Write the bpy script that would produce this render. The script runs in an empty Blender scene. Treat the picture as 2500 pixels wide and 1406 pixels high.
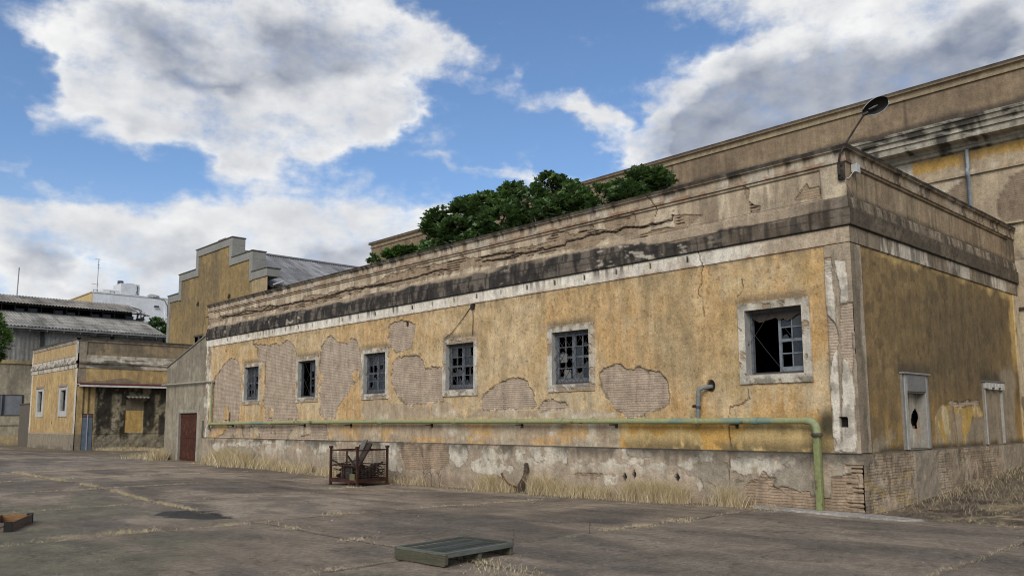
import bpy, math, random
import numpy as np
from mathutils import Matrix, Vector
rad = math.radians
rng = np.random.RandomState(7); random.seed(7)
scene = bpy.context.scene
COL = scene.collection

# ---------------------------------------------------------------- camera
cam_d = bpy.data.cameras.new('camera'); cam = bpy.data.objects.new('camera', cam_d); COL.objects.link(cam)
cam_d.sensor_width = 36; cam_d.lens = 28.858; cam_d.shift_y = 0.0341
cam_d.clip_start = 0.1; cam_d.clip_end = 3000
cam.matrix_world = (Matrix.Translation((-14.153, -6.300, 1.6)) @ Matrix.Rotation(rad(-43.283), 4, 'Z')
                    @ Matrix.Rotation(rad(96.833), 4, 'X') @ Matrix.Rotation(rad(-0.3014), 4, 'Z'))
scene.camera = cam
scene.cycles.filter_width = 1.05

# ---------------------------------------------------------------- exposure, sun, sky
scene.view_settings.view_transform = 'Standard'; scene.view_settings.look = 'None'
scene.view_settings.exposure = 0.3; scene.view_settings.gamma = 1
SUN_DIR = Vector((-0.74, -0.46, 0.62)).normalized()
SUN_STRENGTH = 2.2
sd = bpy.data.lights.new('sun', 'SUN'); sd.energy = SUN_STRENGTH; sd.angle = rad(34); sd.color = (1.0, 0.95, 0.87)
sun = bpy.data.objects.new('sun', sd); COL.objects.link(sun)
sun.rotation_euler = SUN_DIR.to_track_quat('Z', 'Y').to_euler(); sun.location = (-40, -5, 40)

world = bpy.data.worlds.new('World'); scene.world = world; world.use_nodes = True
SKY_STRENGTH = 0.10
# clouds: ellipses over (azimuth, elevation) in radians: az, el, r1, r2, rotation, weight
CLOUD = [(1.132,0.427,0.208,0.1,3.035,1.2),(1.276,0.411,0.079,0.056,-2.964,0.7),(1.005,0.439,0.102,0.067,3.078,0.9),(0.897,0.438,0.049,0.034,-3.014,0.7),(1.315,0.358,0.044,0.025,-3.131,0.8),(1.22,0.333,0.144,0.043,-2.942,1.0),(1.082,0.339,0.176,0.048,3.037,1.2),(0.973,0.355,0.071,0.035,2.778,0.9),(1.353,0.408,0.071,0.019,-2.73,0.5),(1.341,0.328,0.03,0.011,-2.736,0.3),(1.351,0.272,0.014,0.021,2.995,0.4),(1.286,0.197,0.158,0.053,3.055,0.85),(1.367,0.193,0.053,0.047,3.034,0.9),(1.125,0.209,0.197,0.047,-3.106,0.78),(1.001,0.249,0.189,0.039,-3.123,0.8),(0.85,0.257,0.153,0.024,3.06,0.55),(0.85,0.299,0.103,0.01,-3.011,0.45),(0.799,0.296,0.072,0.012,-2.965,0.45),(1.137,0.279,0.117,0.01,-3.132,0.3),(1.261,0.114,0.298,0.054,3.099,1.0),(0.966,0.192,0.19,0.049,3.124,1.0),(1.297,0.262,0.045,0.013,3.019,0.35),(0.866,0.233,0.127,0.03,3.14,0.7),(0.871,0.398,0.062,0.013,-2.998,0.42),(0.814,0.407,0.026,0.016,2.838,0.42),(0.747,0.371,0.072,0.019,-2.92,0.7),(0.686,0.336,0.055,0.024,-2.524,0.75),(0.541,0.358,0.135,0.08,2.876,1.3),(0.405,0.394,0.163,0.078,-3.109,1.4),(0.272,0.382,0.115,0.093,-2.924,1.3),(0.445,0.312,0.192,0.064,3.093,1.3),(0.551,0.472,0.097,0.019,-3.097,0.6),(0.246,0.319,0.074,0.069,-2.944,1.0),(0.641,0.329,0.03,0.038,-3.081,0.8),(0.308,0.438,0.2,0.048,-2.914,1.0)]
SHADE = [(1.123,0.439,0.135,0.052,3.111,0.95),(1.205,0.401,0.094,0.057,-3.111,0.6),(1.195,0.374,0.059,0.017,3.015,0.4),(1.129,0.33,0.23,0.027,3.058,0.22),(1.019,0.407,0.101,0.054,3.077,0.25),(0.513,0.346,0.124,0.065,2.947,1.4),(0.376,0.368,0.117,0.052,3.135,1.0),(0.423,0.304,0.171,0.05,3.059,1.4),(0.279,0.395,0.051,0.028,-2.925,0.6),(0.278,0.309,0.077,0.042,-2.962,0.6),(1.264,0.172,0.109,0.049,3.069,0.6),(1.132,0.138,0.185,0.043,3.106,0.5),(1.025,0.185,0.064,0.029,2.676,0.55),(1.358,0.16,0.041,0.034,3.054,0.5),(0.941,0.212,0.1,0.02,3.124,0.25)]
def build_sky():
    nt = world.node_tree; N = nt.nodes; L = nt.links; N.clear()
    out = N.new('ShaderNodeOutputWorld'); bg = N.new('ShaderNodeBackground')
    sky = N.new('ShaderNodeTexSky'); sky.sky_type = 'NISHITA'; sky.sun_disc = False
    sky.sun_elevation = math.asin(SUN_DIR.z); sky.sun_rotation = math.atan2(SUN_DIR.x, SUN_DIR.y)
    sky.air_density = 1.0; sky.dust_density = 0.6; sky.ozone_density = 2.0
    tc = N.new('ShaderNodeTexCoord'); sep = N.new('ShaderNodeSeparateXYZ'); L.new(tc.outputs['Generated'], sep.inputs[0])
    def M(op, a, b=None, c=None, clamp=False):
        n = N.new('ShaderNodeMath'); n.operation = op; n.use_clamp = clamp
        for i, v in enumerate((a, b, c)):
            if v is None: continue
            if isinstance(v, (int, float)): n.inputs[i].default_value = v
            else: L.new(v, n.inputs[i])
        return n.outputs[0]
    def ss(v, a, b, o0=0., o1=1.):
        n = N.new('ShaderNodeMapRange'); n.interpolation_type = 'SMOOTHSTEP'
        L.new(v, n.inputs[0]); n.inputs[1].default_value = a; n.inputs[2].default_value = b
        n.inputs[3].default_value = o0; n.inputs[4].default_value = o1
        return n.outputs[0]
    az = M('ARCTAN2', sep.outputs[1], sep.outputs[0]); el = M('ARCSINE', sep.outputs[2])
    cmb = N.new('ShaderNodeCombineXYZ'); L.new(az, cmb.inputs[0]); L.new(el, cmb.inputs[1])
    P = cmb.outputs[0]
    def noise(vec, scale, detail, rough=0.55, col=False, dist=0.0, w=0.0):
        n = N.new('ShaderNodeTexNoise'); n.noise_dimensions = '3D'; L.new(vec, n.inputs['Vector'])
        n.inputs['Scale'].default_value = scale; n.inputs['Detail'].default_value = detail
        n.inputs['Roughness'].default_value = rough; n.inputs['Distortion'].default_value = dist
        return n.outputs['Color' if col else 'Fac']
    def vm(op, a, b):
        n = N.new('ShaderNodeVectorMath'); n.operation = op; L.new(a, n.inputs[0])
        if isinstance(b, tuple): n.inputs[1].default_value = b
        else: L.new(b, n.inputs[1])
        return n.outputs[0]
    # warped coordinates so that no ellipse keeps its outline
    stretch = vm('MULTIPLY', P, (1.0, 1.5, 1.0))
    w1 = vm('MULTIPLY', vm('SUBTRACT', noise(stretch, 7.0, 4, col=True), (.5, .5, .5)), (0.16, 0.10, 0.0))
    w2 = vm('MULTIPLY', vm('SUBTRACT', noise(stretch, 28.0, 5, 0.6, col=True), (.5, .5, .5)), (0.035, 0.026, 0.0))
    W = vm('ADD', vm('ADD', P, w1), w2)
    def blobs(data, vec):
        tot = None
        for (a, e, r1, r2, rot, w) in data:
            mp = N.new('ShaderNodeMapping'); mp.vector_type = 'TEXTURE'; L.new(vec, mp.inputs[0])
            mp.inputs['Location'].default_value = (a, e, 0); mp.inputs['Rotation'].default_value = (0, 0, rot)
            mp.inputs['Scale'].default_value = (r1, r2, 1)
            ln = N.new('ShaderNodeVectorMath'); ln.operation = 'LENGTH'; L.new(mp.outputs[0], ln.inputs[0])
            f = ss(ln.outputs['Value'], 0.35, 1.35, w, 0.0)
            tot = f if tot is None else M('ADD', tot, f)
        return tot
    D = blobs(CLOUD, W)
    # beyond the photograph's field: plain broken cloud
    n0 = noise(stretch, 3.2, 7, 0.6)
    far = M('MAXIMUM', ss(el, 0.50, 0.62), M('MAXIMUM', ss(az, 0.10, 0.20, 1., 0.), ss(az, 1.45, 1.60)))
    D = M('ADD', D, M('MULTIPLY', ss(n0, 0.42, 0.6), far))
    puff = noise(stretch, 13.0, 9, 0.60)
    fine = noise(stretch, 45.0, 7, 0.62)
    Dc = M('MINIMUM', D, 1.10)
    Dn = M('ADD', Dc, M('ADD', M('MULTIPLY', M('SUBTRACT', puff, 0.5), 1.8), M('MULTIPLY', M('SUBTRACT', fine, 0.5), 0.7)))
    alpha = M('POWER', ss(Dn, 0.10, 1.22), 1.25)
    low = ss(el, 0.03, 0.30, 0.42, 0.0)          # thin veil towards the horizon
    alpha = M('MAXIMUM', alpha, low)
    # shading: thick cores are grey-blue, lumps lit from the sun's side, thin rims white
    Sh = blobs(SHADE, W)
    def relief_of(scale, detail, rough, step):
        a_ = noise(stretch, scale, detail, rough); b_ = noise(vm('ADD', stretch, step), scale, detail, rough)
        return a_, M('SUBTRACT', b_, a_)
    l1, r1 = relief_of(5.0, 5, 0.5, (0.05, 0.07, 0)); l2, r2 = relief_of(16.0, 7, 0.55, (0.014, 0.02, 0))
    thick = ss(M('ADD', D, M('MULTIPLY', M('SUBTRACT', puff, 0.5), 1.4)), 0.70, 1.7)
    dark = M('MULTIPLY', Sh, M('ADD', 0.58, M('MULTIPLY', l1, 0.36)))
    dark = M('MINIMUM', dark, 0.68)
    dark = M('ADD', dark, M('MULTIPLY', ss(l1, 0.40, 0.70), 0.20))
    br = M('SUBTRACT', 0.97, M('MULTIPLY', dark, thick))
    br = M('SUBTRACT', br, M('MULTIPLY', r1, 0.75)); br = M('SUBTRACT', br, M('MULTIPLY', r2, 0.65))
    br = M('MAXIMUM', M('MINIMUM', br, 1.12), 0.05)
    mix = N.new('ShaderNodeMix'); mix.data_type = 'RGBA'; mix.clamp_factor = False; L.new(br, mix.inputs[0])
    mix.inputs[6].default_value = (CG[0], CG[1], CG[2], 1); mix.inputs[7].default_value = (CW[0], CW[1], CW[2], 1)
    sc = N.new('ShaderNodeVectorMath'); sc.operation = 'MULTIPLY'; L.new(sky.outputs[0], sc.inputs[0])
    sc.inputs[1].default_value = SKYTINT
    mix2 = N.new('ShaderNodeMix'); mix2.data_type = 'RGBA'; L.new(alpha, mix2.inputs[0])
    L.new(sc.outputs[0], mix2.inputs[6]); L.new(mix.outputs[2], mix2.inputs[7])
    L.new(mix2.outputs[2], bg.inputs[0]); bg.inputs[1].default_value = SKY_STRENGTH
    L.new(bg.outputs[0], out.inputs[0])
CW = (6.9, 6.95, 7.0); CG = (1.6, 1.95, 2.75); SKYTINT = (0.88, 1.0, 1.14)
build_sky()

# ---------------------------------------------------------------- noise helpers
_T = np.random.RandomState(3).rand(8, 256, 256).astype(np.float32)
def vn(x, y, s=0):
    t = _T[s % 8]; o = (s * 37) % 199
    xi = np.floor(x).astype(np.int64); yi = np.floor(y).astype(np.int64)
    fx = (x - xi).astype(np.float32); fy = (y - yi).astype(np.float32)
    fx = fx * fx * (3 - 2 * fx); fy = fy * fy * (3 - 2 * fy)
    a = (xi + o) & 255; b = (yi + o * 3) & 255; a1 = (a + 1) & 255; b1 = (b + 1) & 255
    return (t[a, b] * (1 - fx) + t[a1, b] * fx) * (1 - fy) + (t[a, b1] * (1 - fx) + t[a1, b1] * fx) * fy
def fbm(x, y, s=0, o=4, g=0.5):
    r = 0; a = 1; n = 0
    for i in range(o):
        r = r + a * vn(x * 2 ** i + i * 7.3, y * 2 ** i + i * 3.1, s + i); n += a; a *= g
    return r / n
def sst(v, a, b):
    t = np.clip((v - a) / (b - a), 0, 1); return t * t * (3 - 2 * t)
def mixc(c, col, m):
    m = np.clip(m, 0, 1)[..., None]; return c * (1 - m) + np.asarray(col, np.float32) * m
def sdpoly(U, Z, pts, pad=1.0):
    """signed distance to a polygon, negative inside; far away it is just +pad"""
    P = np.array(pts, np.float32); d = np.full(U.shape, pad, np.float32)
    sel = (U > P[:, 0].min() - pad) & (U < P[:, 0].max() + pad) & (Z > P[:, 1].min() - pad) & (Z < P[:, 1].max() + pad)
    if not sel.any(): return d
    x = U[sel]; y = Z[sel]; best = np.full(x.shape, 1e9, np.float32); ins = np.zeros(x.shape, bool)
    for i in range(len(P)):
        ax, ay = P[i]; bx, by = P[(i + 1) % len(P)]; ex, ey = bx - ax, by - ay
        t = np.clip(((x - ax) * ex + (y - ay) * ey) / (ex * ex + ey * ey + 1e-9), 0, 1)
        best = np.minimum(best, (x - ax - t * ex) ** 2 + (y - ay - t * ey) ** 2)
        if ay != by: ins ^= ((ay > y) != (by > y)) & (x < ex * (y - ay) / ey + ax)
    d[sel] = np.sqrt(best) * np.where(ins, -1, 1); return d
def sdline(U, Z, pts, pad=0.4):
    P = np.array(pts, np.float32); d = np.full(U.shape, pad, np.float32)
    sel = (U > P[:, 0].min() - pad) & (U < P[:, 0].max() + pad) & (Z > P[:, 1].min() - pad) & (Z < P[:, 1].max() + pad)
    if not sel.any(): return d
    x = U[sel]; y = Z[sel]; best = np.full(x.shape, pad * pad, np.float32)
    for i in range(len(P) - 1):
        ax, ay = P[i]; bx, by = P[i + 1]; ex, ey = bx - ax, by - ay
        t = np.clip(((x - ax) * ex + (y - ay) * ey) / (ex * ex + ey * ey + 1e-9), 0, 1)
        best = np.minimum(best, (x - ax - t * ex) ** 2 + (y - ay - t * ey) ** 2)
    d[sel] = np.sqrt(best); return d

# ---------------------------------------------------------------- object helpers
def tag(o, label=None, cat=None, group=None, kind=None):
    if label: o['label'] = label
    if cat: o['category'] = cat
    if group: o['group'] = group
    if kind: o['kind'] = kind
    return o
def empty(name, loc=(0, 0, 0), rz=0, label=None, cat=None, group=None):
    o = bpy.data.objects.new(name, None); COL.objects.link(o); o.location = loc; o.rotation_euler = (0, 0, rz)
    o.empty_display_size = 0.2
    return tag(o, label, cat, group)
def npmesh(name, V, F, mats, parent=None, col=None, msk=None, uv=None, smooth=False, fmat=None, world=True):
    """V (n,3), F (m,4) or (m,3) int arrays; col per-vertex rgb, msk per-vertex scalar, uv per-vertex (u,v)"""
    V = np.asarray(V, np.float32); F = np.asarray(F, np.int32); k = F.shape[1]; m = len(F)
    me = bpy.data.meshes.new(name); me.vertices.add(len(V)); me.vertices.foreach_set('co', V.ravel())
    me.loops.add(m * k); me.loops.foreach_set('vertex_index', F.ravel())
    me.polygons.add(m); me.polygons.foreach_set('loop_start', np.arange(0, m * k, k, dtype=np.int32))
    if fmat is not None: me.polygons.foreach_set('material_index', np.asarray(fmat, np.int32))
    me.polygons.foreach_set('use_smooth', np.full(m, smooth))
    me.update(calc_edges=True)
    if col is not None:
        a = me.color_attributes.new('Col', 'FLOAT_COLOR', 'POINT')
        c = np.ones((len(V), 4), np.float32); c[:, :3] = col
        if msk is not None: c[:, 3] = msk
        a.data.foreach_set('color', c.ravel())
    if msk is not None:
        a = me.attributes.new('Msk', 'FLOAT', 'POINT'); a.data.foreach_set('value', np.asarray(msk, np.float32).ravel())
    if uv is not None:
        l = me.uv_layers.new(name='UVMap'); l.data.foreach_set('uv', np.asarray(uv, np.float32)[F.ravel()].ravel())
    for mt in (mats if isinstance(mats, (list, tuple)) else [mats]): me.materials.append(mt)
    me.validate()
    o = bpy.data.objects.new(name, me); COL.objects.link(o)
    if parent is not None:
        o.parent = parent
        if world: o.matrix_parent_inverse = LOCINV(parent)
    return o
def LOCINV(p):
    m = Matrix.Translation(p.location) @ p.rotation_euler.to_matrix().to_4x4()
    q = p.parent
    base = m
    if q is not None: base = Matrix.Identity(4) if q.type == 'MESH' else (Matrix.Translation(q.location) @ q.rotation_euler.to_matrix().to_4x4() @ m)
    if p.type == 'MESH': return Matrix.Identity(4)
    return base.inverted()
class MB:
    """collects boxes, tubes and sheets into one mesh"""
    def __init__(s): s.V = []; s.F = []; s.C = []; s.S = []
    def add(s, V, F, c=None, sm=False):
        b = len(s.V); s.V += [tuple(v) for v in V]; s.F += [tuple(b + i for i in f) for f in F]
        s.C += [c or (1, 1, 1)] * len(V); s.S += [sm] * len(F)
    def box(s, x0, x1, y0, y1, z0, z1, c=None):
        V = [(x, y, z) for x in (x0, x1) for y in (y0, y1) for z in (z0, z1)]
        s.add(V, [(0, 1, 3, 2), (4, 6, 7, 5), (0, 4, 5, 1), (2, 3, 7, 6), (0, 2, 6, 4), (1, 5, 7, 3)], c)
    def obox(s, c0, ax, ay, az, c=None):
        """box from corner c0 along three vectors"""
        c0, ax, ay, az = map(Vector, (c0, ax, ay, az))
        V = [c0 + ax * i + ay * j + az * k for i in (0, 1) for j in (0, 1) for k in (0, 1)]
        F = [(0, 1, 3, 2), (4, 6, 7, 5), (0, 4, 5, 1), (2, 3, 7, 6), (0, 2, 6, 4), (1, 5, 7, 3)]
        if ax.cross(ay).dot(az) < 0: F = [f[::-1] for f in F]
        s.add(V, F, c)
    def bar(s, a, b, w, h, c=None, up=(0, 0, 1)):
        a = Vector(a); b = Vector(b); d = (b - a); x = d.cross(Vector(up))
        if x.length < 1e-5: x = d.cross(Vector((1, 0, 0)))
        x.normalize(); y = x.cross(d).normalized()
        s.obox(a - x * w / 2 - y * h / 2, d, x * w, y * h, c)
    def tube(s, pts, r, n=10, c=None, caps=True):
        pts = [Vector(p) for p in pts]; rs = r if isinstance(r, (list, tuple)) else [r] * len(pts)
        V = []; F = []; pv = None
        for i, p in enumerate(pts):
            d = (pts[min(i + 1, len(pts) - 1)] - pts[max(i - 1, 0)]).normalized()
            if pv is None: x = d.orthogonal().normalized()
            else: x = (pv - d * pv.dot(d)).normalized()
            pv = x; y = d.cross(x)
            V += [p + (x * math.cos(2 * math.pi * j / n) + y * math.sin(2 * math.pi * j / n)) * rs[i] for j in range(n)]
        for i in range(len(pts) - 1):
            for j in range(n):
                a = i * n + j; b = i * n + (j + 1) % n; F.append((a, b, b + n, a + n))
        s.add(V, F, c, True)
        if caps:
            s.add(V[:n], [tuple(range(n))[::-1]], c); s.add(V[-n:], [tuple(range(n))], c)
    def prism(s, pts, off, c=None):
        """closed 3-D outline pushed along off"""
        n = len(pts); off = Vector(off); V = [Vector(p) for p in pts]; V += [v + off for v in V]
        s.add(V, [tuple(range(n))[::-1], tuple(range(n, 2 * n))] + [(i, (i + 1) % n, n + (i + 1) % n, n + i) for i in range(n)], c)
    def build(s, name, mat, parent=None, bevel=0, world=True):
        me = bpy.data.meshes.new(name); me.from_pydata([tuple(v) for v in s.V], [], s.F); 
        me.polygons.foreach_set('use_smooth', s.S); me.materials.append(mat)
        a = me.color_attributes.new('Col', 'FLOAT_COLOR', 'POINT')
        a.data.foreach_set('color', np.array([tuple(c) + (0,) for c in s.C], np.float32).ravel())
        me.update(); o = bpy.data.objects.new(name, me); COL.objects.link(o)
        if parent is not None:
            o.parent = parent
            if world: o.matrix_parent_inverse = LOCINV(parent)
        if bevel:
            b = o.modifiers.new('bevel', 'BEVEL'); b.width = bevel; b.segments = 2; b.limit_method = 'ANGLE'
        return o

# ---------------------------------------------------------------- materials
def mat_base(name):
    m = bpy.data.materials.new(name); m.use_nodes = True; nt = m.node_tree
    b = nt.nodes['Principled BSDF']; b.inputs['Specular IOR Level'].default_value = 0.25
    return m, nt, b
def add(nt, t, **kw):
    n = nt.nodes.new(t)
    for k, v in kw.items():
        if k in n.inputs.keys(): n.inputs[k].default_value = v
        else: setattr(n, k, v)
    return n
def noise_n(nt, vec, scale, detail=4, rough=0.55):
    n = add(nt, 'ShaderNodeTexNoise', Scale=scale, Detail=detail, Roughness=rough); nt.links.new(vec, n.inputs['Vector']); return n
def ramp(nt, src, pts):
    r = nt.nodes.new('ShaderNodeValToRGB'); nt.links.new(src, r.inputs[0]); e = r.color_ramp.elements
    for i, (p, c) in enumerate(pts):
        el = e[i] if i < 2 else e.new(p)
        el.position = p; el.color = (c, c, c, 1) if isinstance(c, (int, float)) else tuple(c) + (1,)
    return r
def mulc(nt, a, b, f=1.0, mode='MULTIPLY'):
    m = nt.nodes.new('ShaderNodeMix'); m.data_type = 'RGBA'; m.blend_type = mode
    if isinstance(f, (int, float)): m.inputs[0].default_value = f
    else: nt.links.new(f, m.inputs[0])
    nt.links.new(a, m.inputs[6])
    if isinstance(b, tuple): m.inputs[7].default_value = b + (1,)
    else: nt.links.new(b, m.inputs[7])
    return m.outputs[2]
def mapped(nt, vec, scale):
    mp = nt.nodes.new('ShaderNodeMapping'); nt.links.new(vec, mp.inputs[0]); mp.inputs['Scale'].default_value = scale; return mp.outputs[0]

def wall_material(name, courses=True, bump=0.5):
    """old plaster: painted base colour comes from the mesh, fine grain, pitting, streaks and brick courses from nodes"""
    m, nt, b = mat_base(name); L = nt.links
    at = add(nt, 'ShaderNodeAttribute', attribute_name='Col'); mk = add(nt, 'ShaderNodeAttribute', attribute_name='Msk')
    uv = add(nt, 'ShaderNodeUVMap', uv_map='UVMap').outputs[0]
    n1 = noise_n(nt, uv, 3.0, 8, 0.65); n2 = noise_n(nt, uv, 28, 6, 0.7); n3 = noise_n(nt, mapped(nt, uv, (3.2, 0.7, 1)), 1.5, 7, 0.62); n3.inputs['Distortion'].default_value = 0.6
    n4 = noise_n(nt, uv, 9.0, 7, 0.7); n4.inputs['Distortion'].default_value = 0.8
    c = mulc(nt, at.outputs['Color'], ramp(nt, n1.outputs['Fac'], [(0.28, 0.76), (0.72, 1.20)]).outputs[0])
    c = mulc(nt, c, ramp(nt, n2.outputs['Fac'], [(0.30, 0.72), (0.70, 1.22)]).outputs[0])
    c = mulc(nt, c, ramp(nt, n3.outputs['Fac'], [(0.32, 0.78), (0.68, 1.16)]).outputs[0])
    c = mulc(nt, c, ramp(nt, n4.outputs['Fac'], [(0.36, 0.87), (0.50, 1.0), (0.62, 1.09)]).outputs[0])
    # bricks where the render is gone
    br = add(nt, 'ShaderNodeTexBrick', Scale=1.0)
    wv = nt.nodes.new('ShaderNodeVectorMath'); wv.operation = 'ADD'; L.new(uv, wv.inputs[0])
    wn = noise_n(nt, uv, 4.0, 3); ws = nt.nodes.new('ShaderNodeVectorMath'); ws.operation = 'SCALE'; L.new(wn.outputs['Color'], ws.inputs[0]); ws.inputs['Scale'].default_value = 0.03
    L.new(ws.outputs[0], wv.inputs[1]); L.new(wv.outputs[0], br.inputs['Vector'])
    br.inputs['Brick Width'].default_value = 2.6; br.inputs['Row Height'].default_value = 0.052
    br.inputs['Mortar Size'].default_value = 0.008; br.inputs['Mortar Smooth'].default_value = 0.4
    br.inputs['Color1'].default_value = (1.06, 1.04, 1.02, 1); br.inputs['Color2'].default_value = (0.95, 0.94, 0.94, 1); br.inputs['Mortar'].default_value = (0.70, 0.67, 0.64, 1)
    n5 = noise_n(nt, mapped(nt, uv, (3, 22, 1)), 1.6, 4, 0.7)
    bm = nt.nodes.new('ShaderNodeMath'); bm.operation = 'MULTIPLY'; L.new(mk.outputs['Fac'], bm.inputs[0]); L.new(ramp(nt, n5.outputs['Fac'], [(0.30, 0.35), (0.55, 1.0)]).outputs[0], bm.inputs[1])
    c = mulc(nt, c, br.outputs['Color'], bm.outputs[0])
    L.new(c, b.inputs['Base Color']); b.inputs['Roughness'].default_value = 0.92
    h1 = nt.nodes.new('ShaderNodeMath'); h1.operation = 'MULTIPLY_ADD'; L.new(n2.outputs['Fac'], h1.inputs[0]); h1.inputs[1].default_value = 0.006
    h2 = nt.nodes.new('ShaderNodeMath'); h2.operation = 'MULTIPLY'; L.new(n1.outputs['Fac'], h2.inputs[0]); h2.inputs[1].default_value = 0.012; L.new(h2.outputs[0], h1.inputs[2])
    h3 = nt.nodes.new('ShaderNodeMath'); h3.operation = 'MULTIPLY'; L.new(br.outputs['Fac'], h3.inputs[0]); L.new(bm.outputs[0], h3.inputs[1])
    h4 = nt.nodes.new('ShaderNodeMath'); h4.operation = 'MULTIPLY_ADD'; L.new(h3.outputs[0], h4.inputs[0]); h4.inputs[1].default_value = -0.009; L.new(h1.outputs[0], h4.inputs[2])
    bp = add(nt, 'ShaderNodeBump', Strength=bump, Distance=1.0); L.new(h4.outputs[0], bp.inputs['Height']); L.new(bp.outputs[0], b.inputs['Normal'])
    return m
M_wall = wall_material('weathered_plaster', bump=0.8)
M_far = wall_material('far_plaster', bump=0.4)

def col_material(name, rough=0.8, metal=0.0, var=0.25, scale=12, spec=0.25, bump=0.15, stretch=(1, 1, 1)):
    """base colour from the mesh, broken up with noise in object space"""
    m, nt, b = mat_base(name); L = nt.links
    at = add(nt, 'ShaderNodeAttribute', attribute_name='Col'); tc = nt.nodes.new('ShaderNodeTexCoord')
    v = mapped(nt, tc.outputs['Object'], stretch)
    n1 = noise_n(nt, v, scale, 6, 0.65); n2 = noise_n(nt, v, scale * 0.15, 3)
    c = mulc(nt, at.outputs['Color'], ramp(nt, n1.outputs['Fac'], [(0.25, 1 - var), (0.75, 1 + var)]).outputs[0])
    c = mulc(nt, c, ramp(nt, n2.outputs['Fac'], [(0.3, 1 - var * .7), (0.7, 1 + var * .5)]).outputs[0])
    L.new(c, b.inputs['Base Color']); b.inputs['Roughness'].default_value = rough; b.inputs['Metallic'].default_value = metal
    b.inputs['Specular IOR Level'].default_value = spec
    if bump:
        bp = add(nt, 'ShaderNodeBump', Strength=bump, Distance=0.01); L.new(n1.outputs['Fac'], bp.inputs['Height']); L.new(bp.outputs[0], b.inputs['Normal'])
    return m
M_paint = col_material('old_paint', 0.6, var=0.22, scale=14)
M_wood = col_material('weathered_wood', 0.85, var=0.35, scale=9, stretch=(1, 1, 6), bump=0.4)
def pipe_material():
    m, nt, b = mat_base('chipped_pipe_paint'); L = nt.links; tc = nt.nodes.new('ShaderNodeTexCoord'); v = tc.outputs['Object']
    at = add(nt, 'ShaderNodeAttribute', attribute_name='Col'); n1 = noise_n(nt, v, 2.2, 8, 0.7); n2 = noise_n(nt, v, 14, 6, 0.7); n3 = noise_n(nt, v, 0.9, 3)
    c = mulc(nt, at.outputs['Color'], ramp(nt, n2.outputs['Fac'], [(0.3, 0.78), (0.7, 1.2)]).outputs[0])
    c = mulc(nt, c, (.115, .20, .19), ramp(nt, n3.outputs['Fac'], [(0.58, 0.0), (0.66, 0.7)]).outputs[0], 'MIX')
    c = mulc(nt, c, (.075, .045, .025), ramp(nt, n1.outputs['Fac'], [(0.60, 0.0), (0.66, 0.85)]).outputs[0], 'MIX')
    L.new(c, b.inputs['Base Color']); b.inputs['Roughness'].default_value = .75
    bp = add(nt, 'ShaderNodeBump', Strength=.25, Distance=0.01); L.new(n2.outputs['Fac'], bp.inputs['Height']); L.new(bp.outputs[0], b.inputs['Normal']); return m
M_pipe = pipe_material()
M_metal = col_material('dull_metal', 0.55, metal=0.3, var=0.2, scale=10)
M_plain = col_material('plain_grey', 0.85, var=0.15, scale=3)
M_sheet = col_material('fibre_cement_sheet', 0.9, var=0.22, scale=2.2, bump=0.1)
def rust_material():
    m, nt, b = mat_base('rusty_steel'); L = nt.links; tc = nt.nodes.new('ShaderNodeTexCoord')
    n1 = noise_n(nt, tc.outputs['Object'], 6, 8, 0.7); n2 = noise_n(nt, tc.outputs['Object'], 40, 4)
    at = add(nt, 'ShaderNodeAttribute', attribute_name='Col')
    r = ramp(nt, n1.outputs['Fac'], [(0.3, (0.5, 0.42, 0.45)), (0.52, (1.0, 1.0, 1.0)), (0.68, (2.0, 1.9, 1.6))])
    c = mulc(nt, at.outputs['Color'], r.outputs[0]); c = mulc(nt, c, ramp(nt, n2.outputs['Fac'], [(0.3, 0.75), (0.7, 1.2)]).outputs[0])
    L.new(c, b.inputs['Base Color']); b.inputs['Roughness'].default_value = 0.85
    bp = add(nt, 'ShaderNodeBump', Strength=0.3, Distance=0.01); L.new(n2.outputs['Fac'], bp.inputs['Height']); L.new(bp.outputs[0], b.inputs['Normal'])
    return m
M_rust = rust_material(); RUST = (0.046, 0.018, 0.011)
def glass_material():
    m, nt, b = mat_base('dirty_glass'); L = nt.links
    at = add(nt, 'ShaderNodeAttribute', attribute_name='Col'); L.new(at.outputs['Color'], b.inputs['Base Color'])
    tc = nt.nodes.new('ShaderNodeTexCoord'); n = noise_n(nt, tc.outputs['Object'], 12, 5)
    L.new(ramp(nt, n.outputs['Fac'], [(0.3, 0.12), (0.7, 0.5)]).outputs[0], b.inputs['Roughness'])
    b.inputs['Specular IOR Level'].default_value = 0.5
    tr = nt.nodes.new('ShaderNodeBsdfTransparent'); tr.inputs[0].default_value = (.8, .85, .85, 1)
    ms = nt.nodes.new('ShaderNodeMixShader'); ms.inputs[0].default_value = 0.25
    L.new(b.outputs[0], ms.inputs[1]); L.new(tr.outputs[0], ms.inputs[2]); L.new(ms.outputs[0], nt.nodes['Material Output'].inputs[0])
    return m
M_glass = glass_material()
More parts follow.
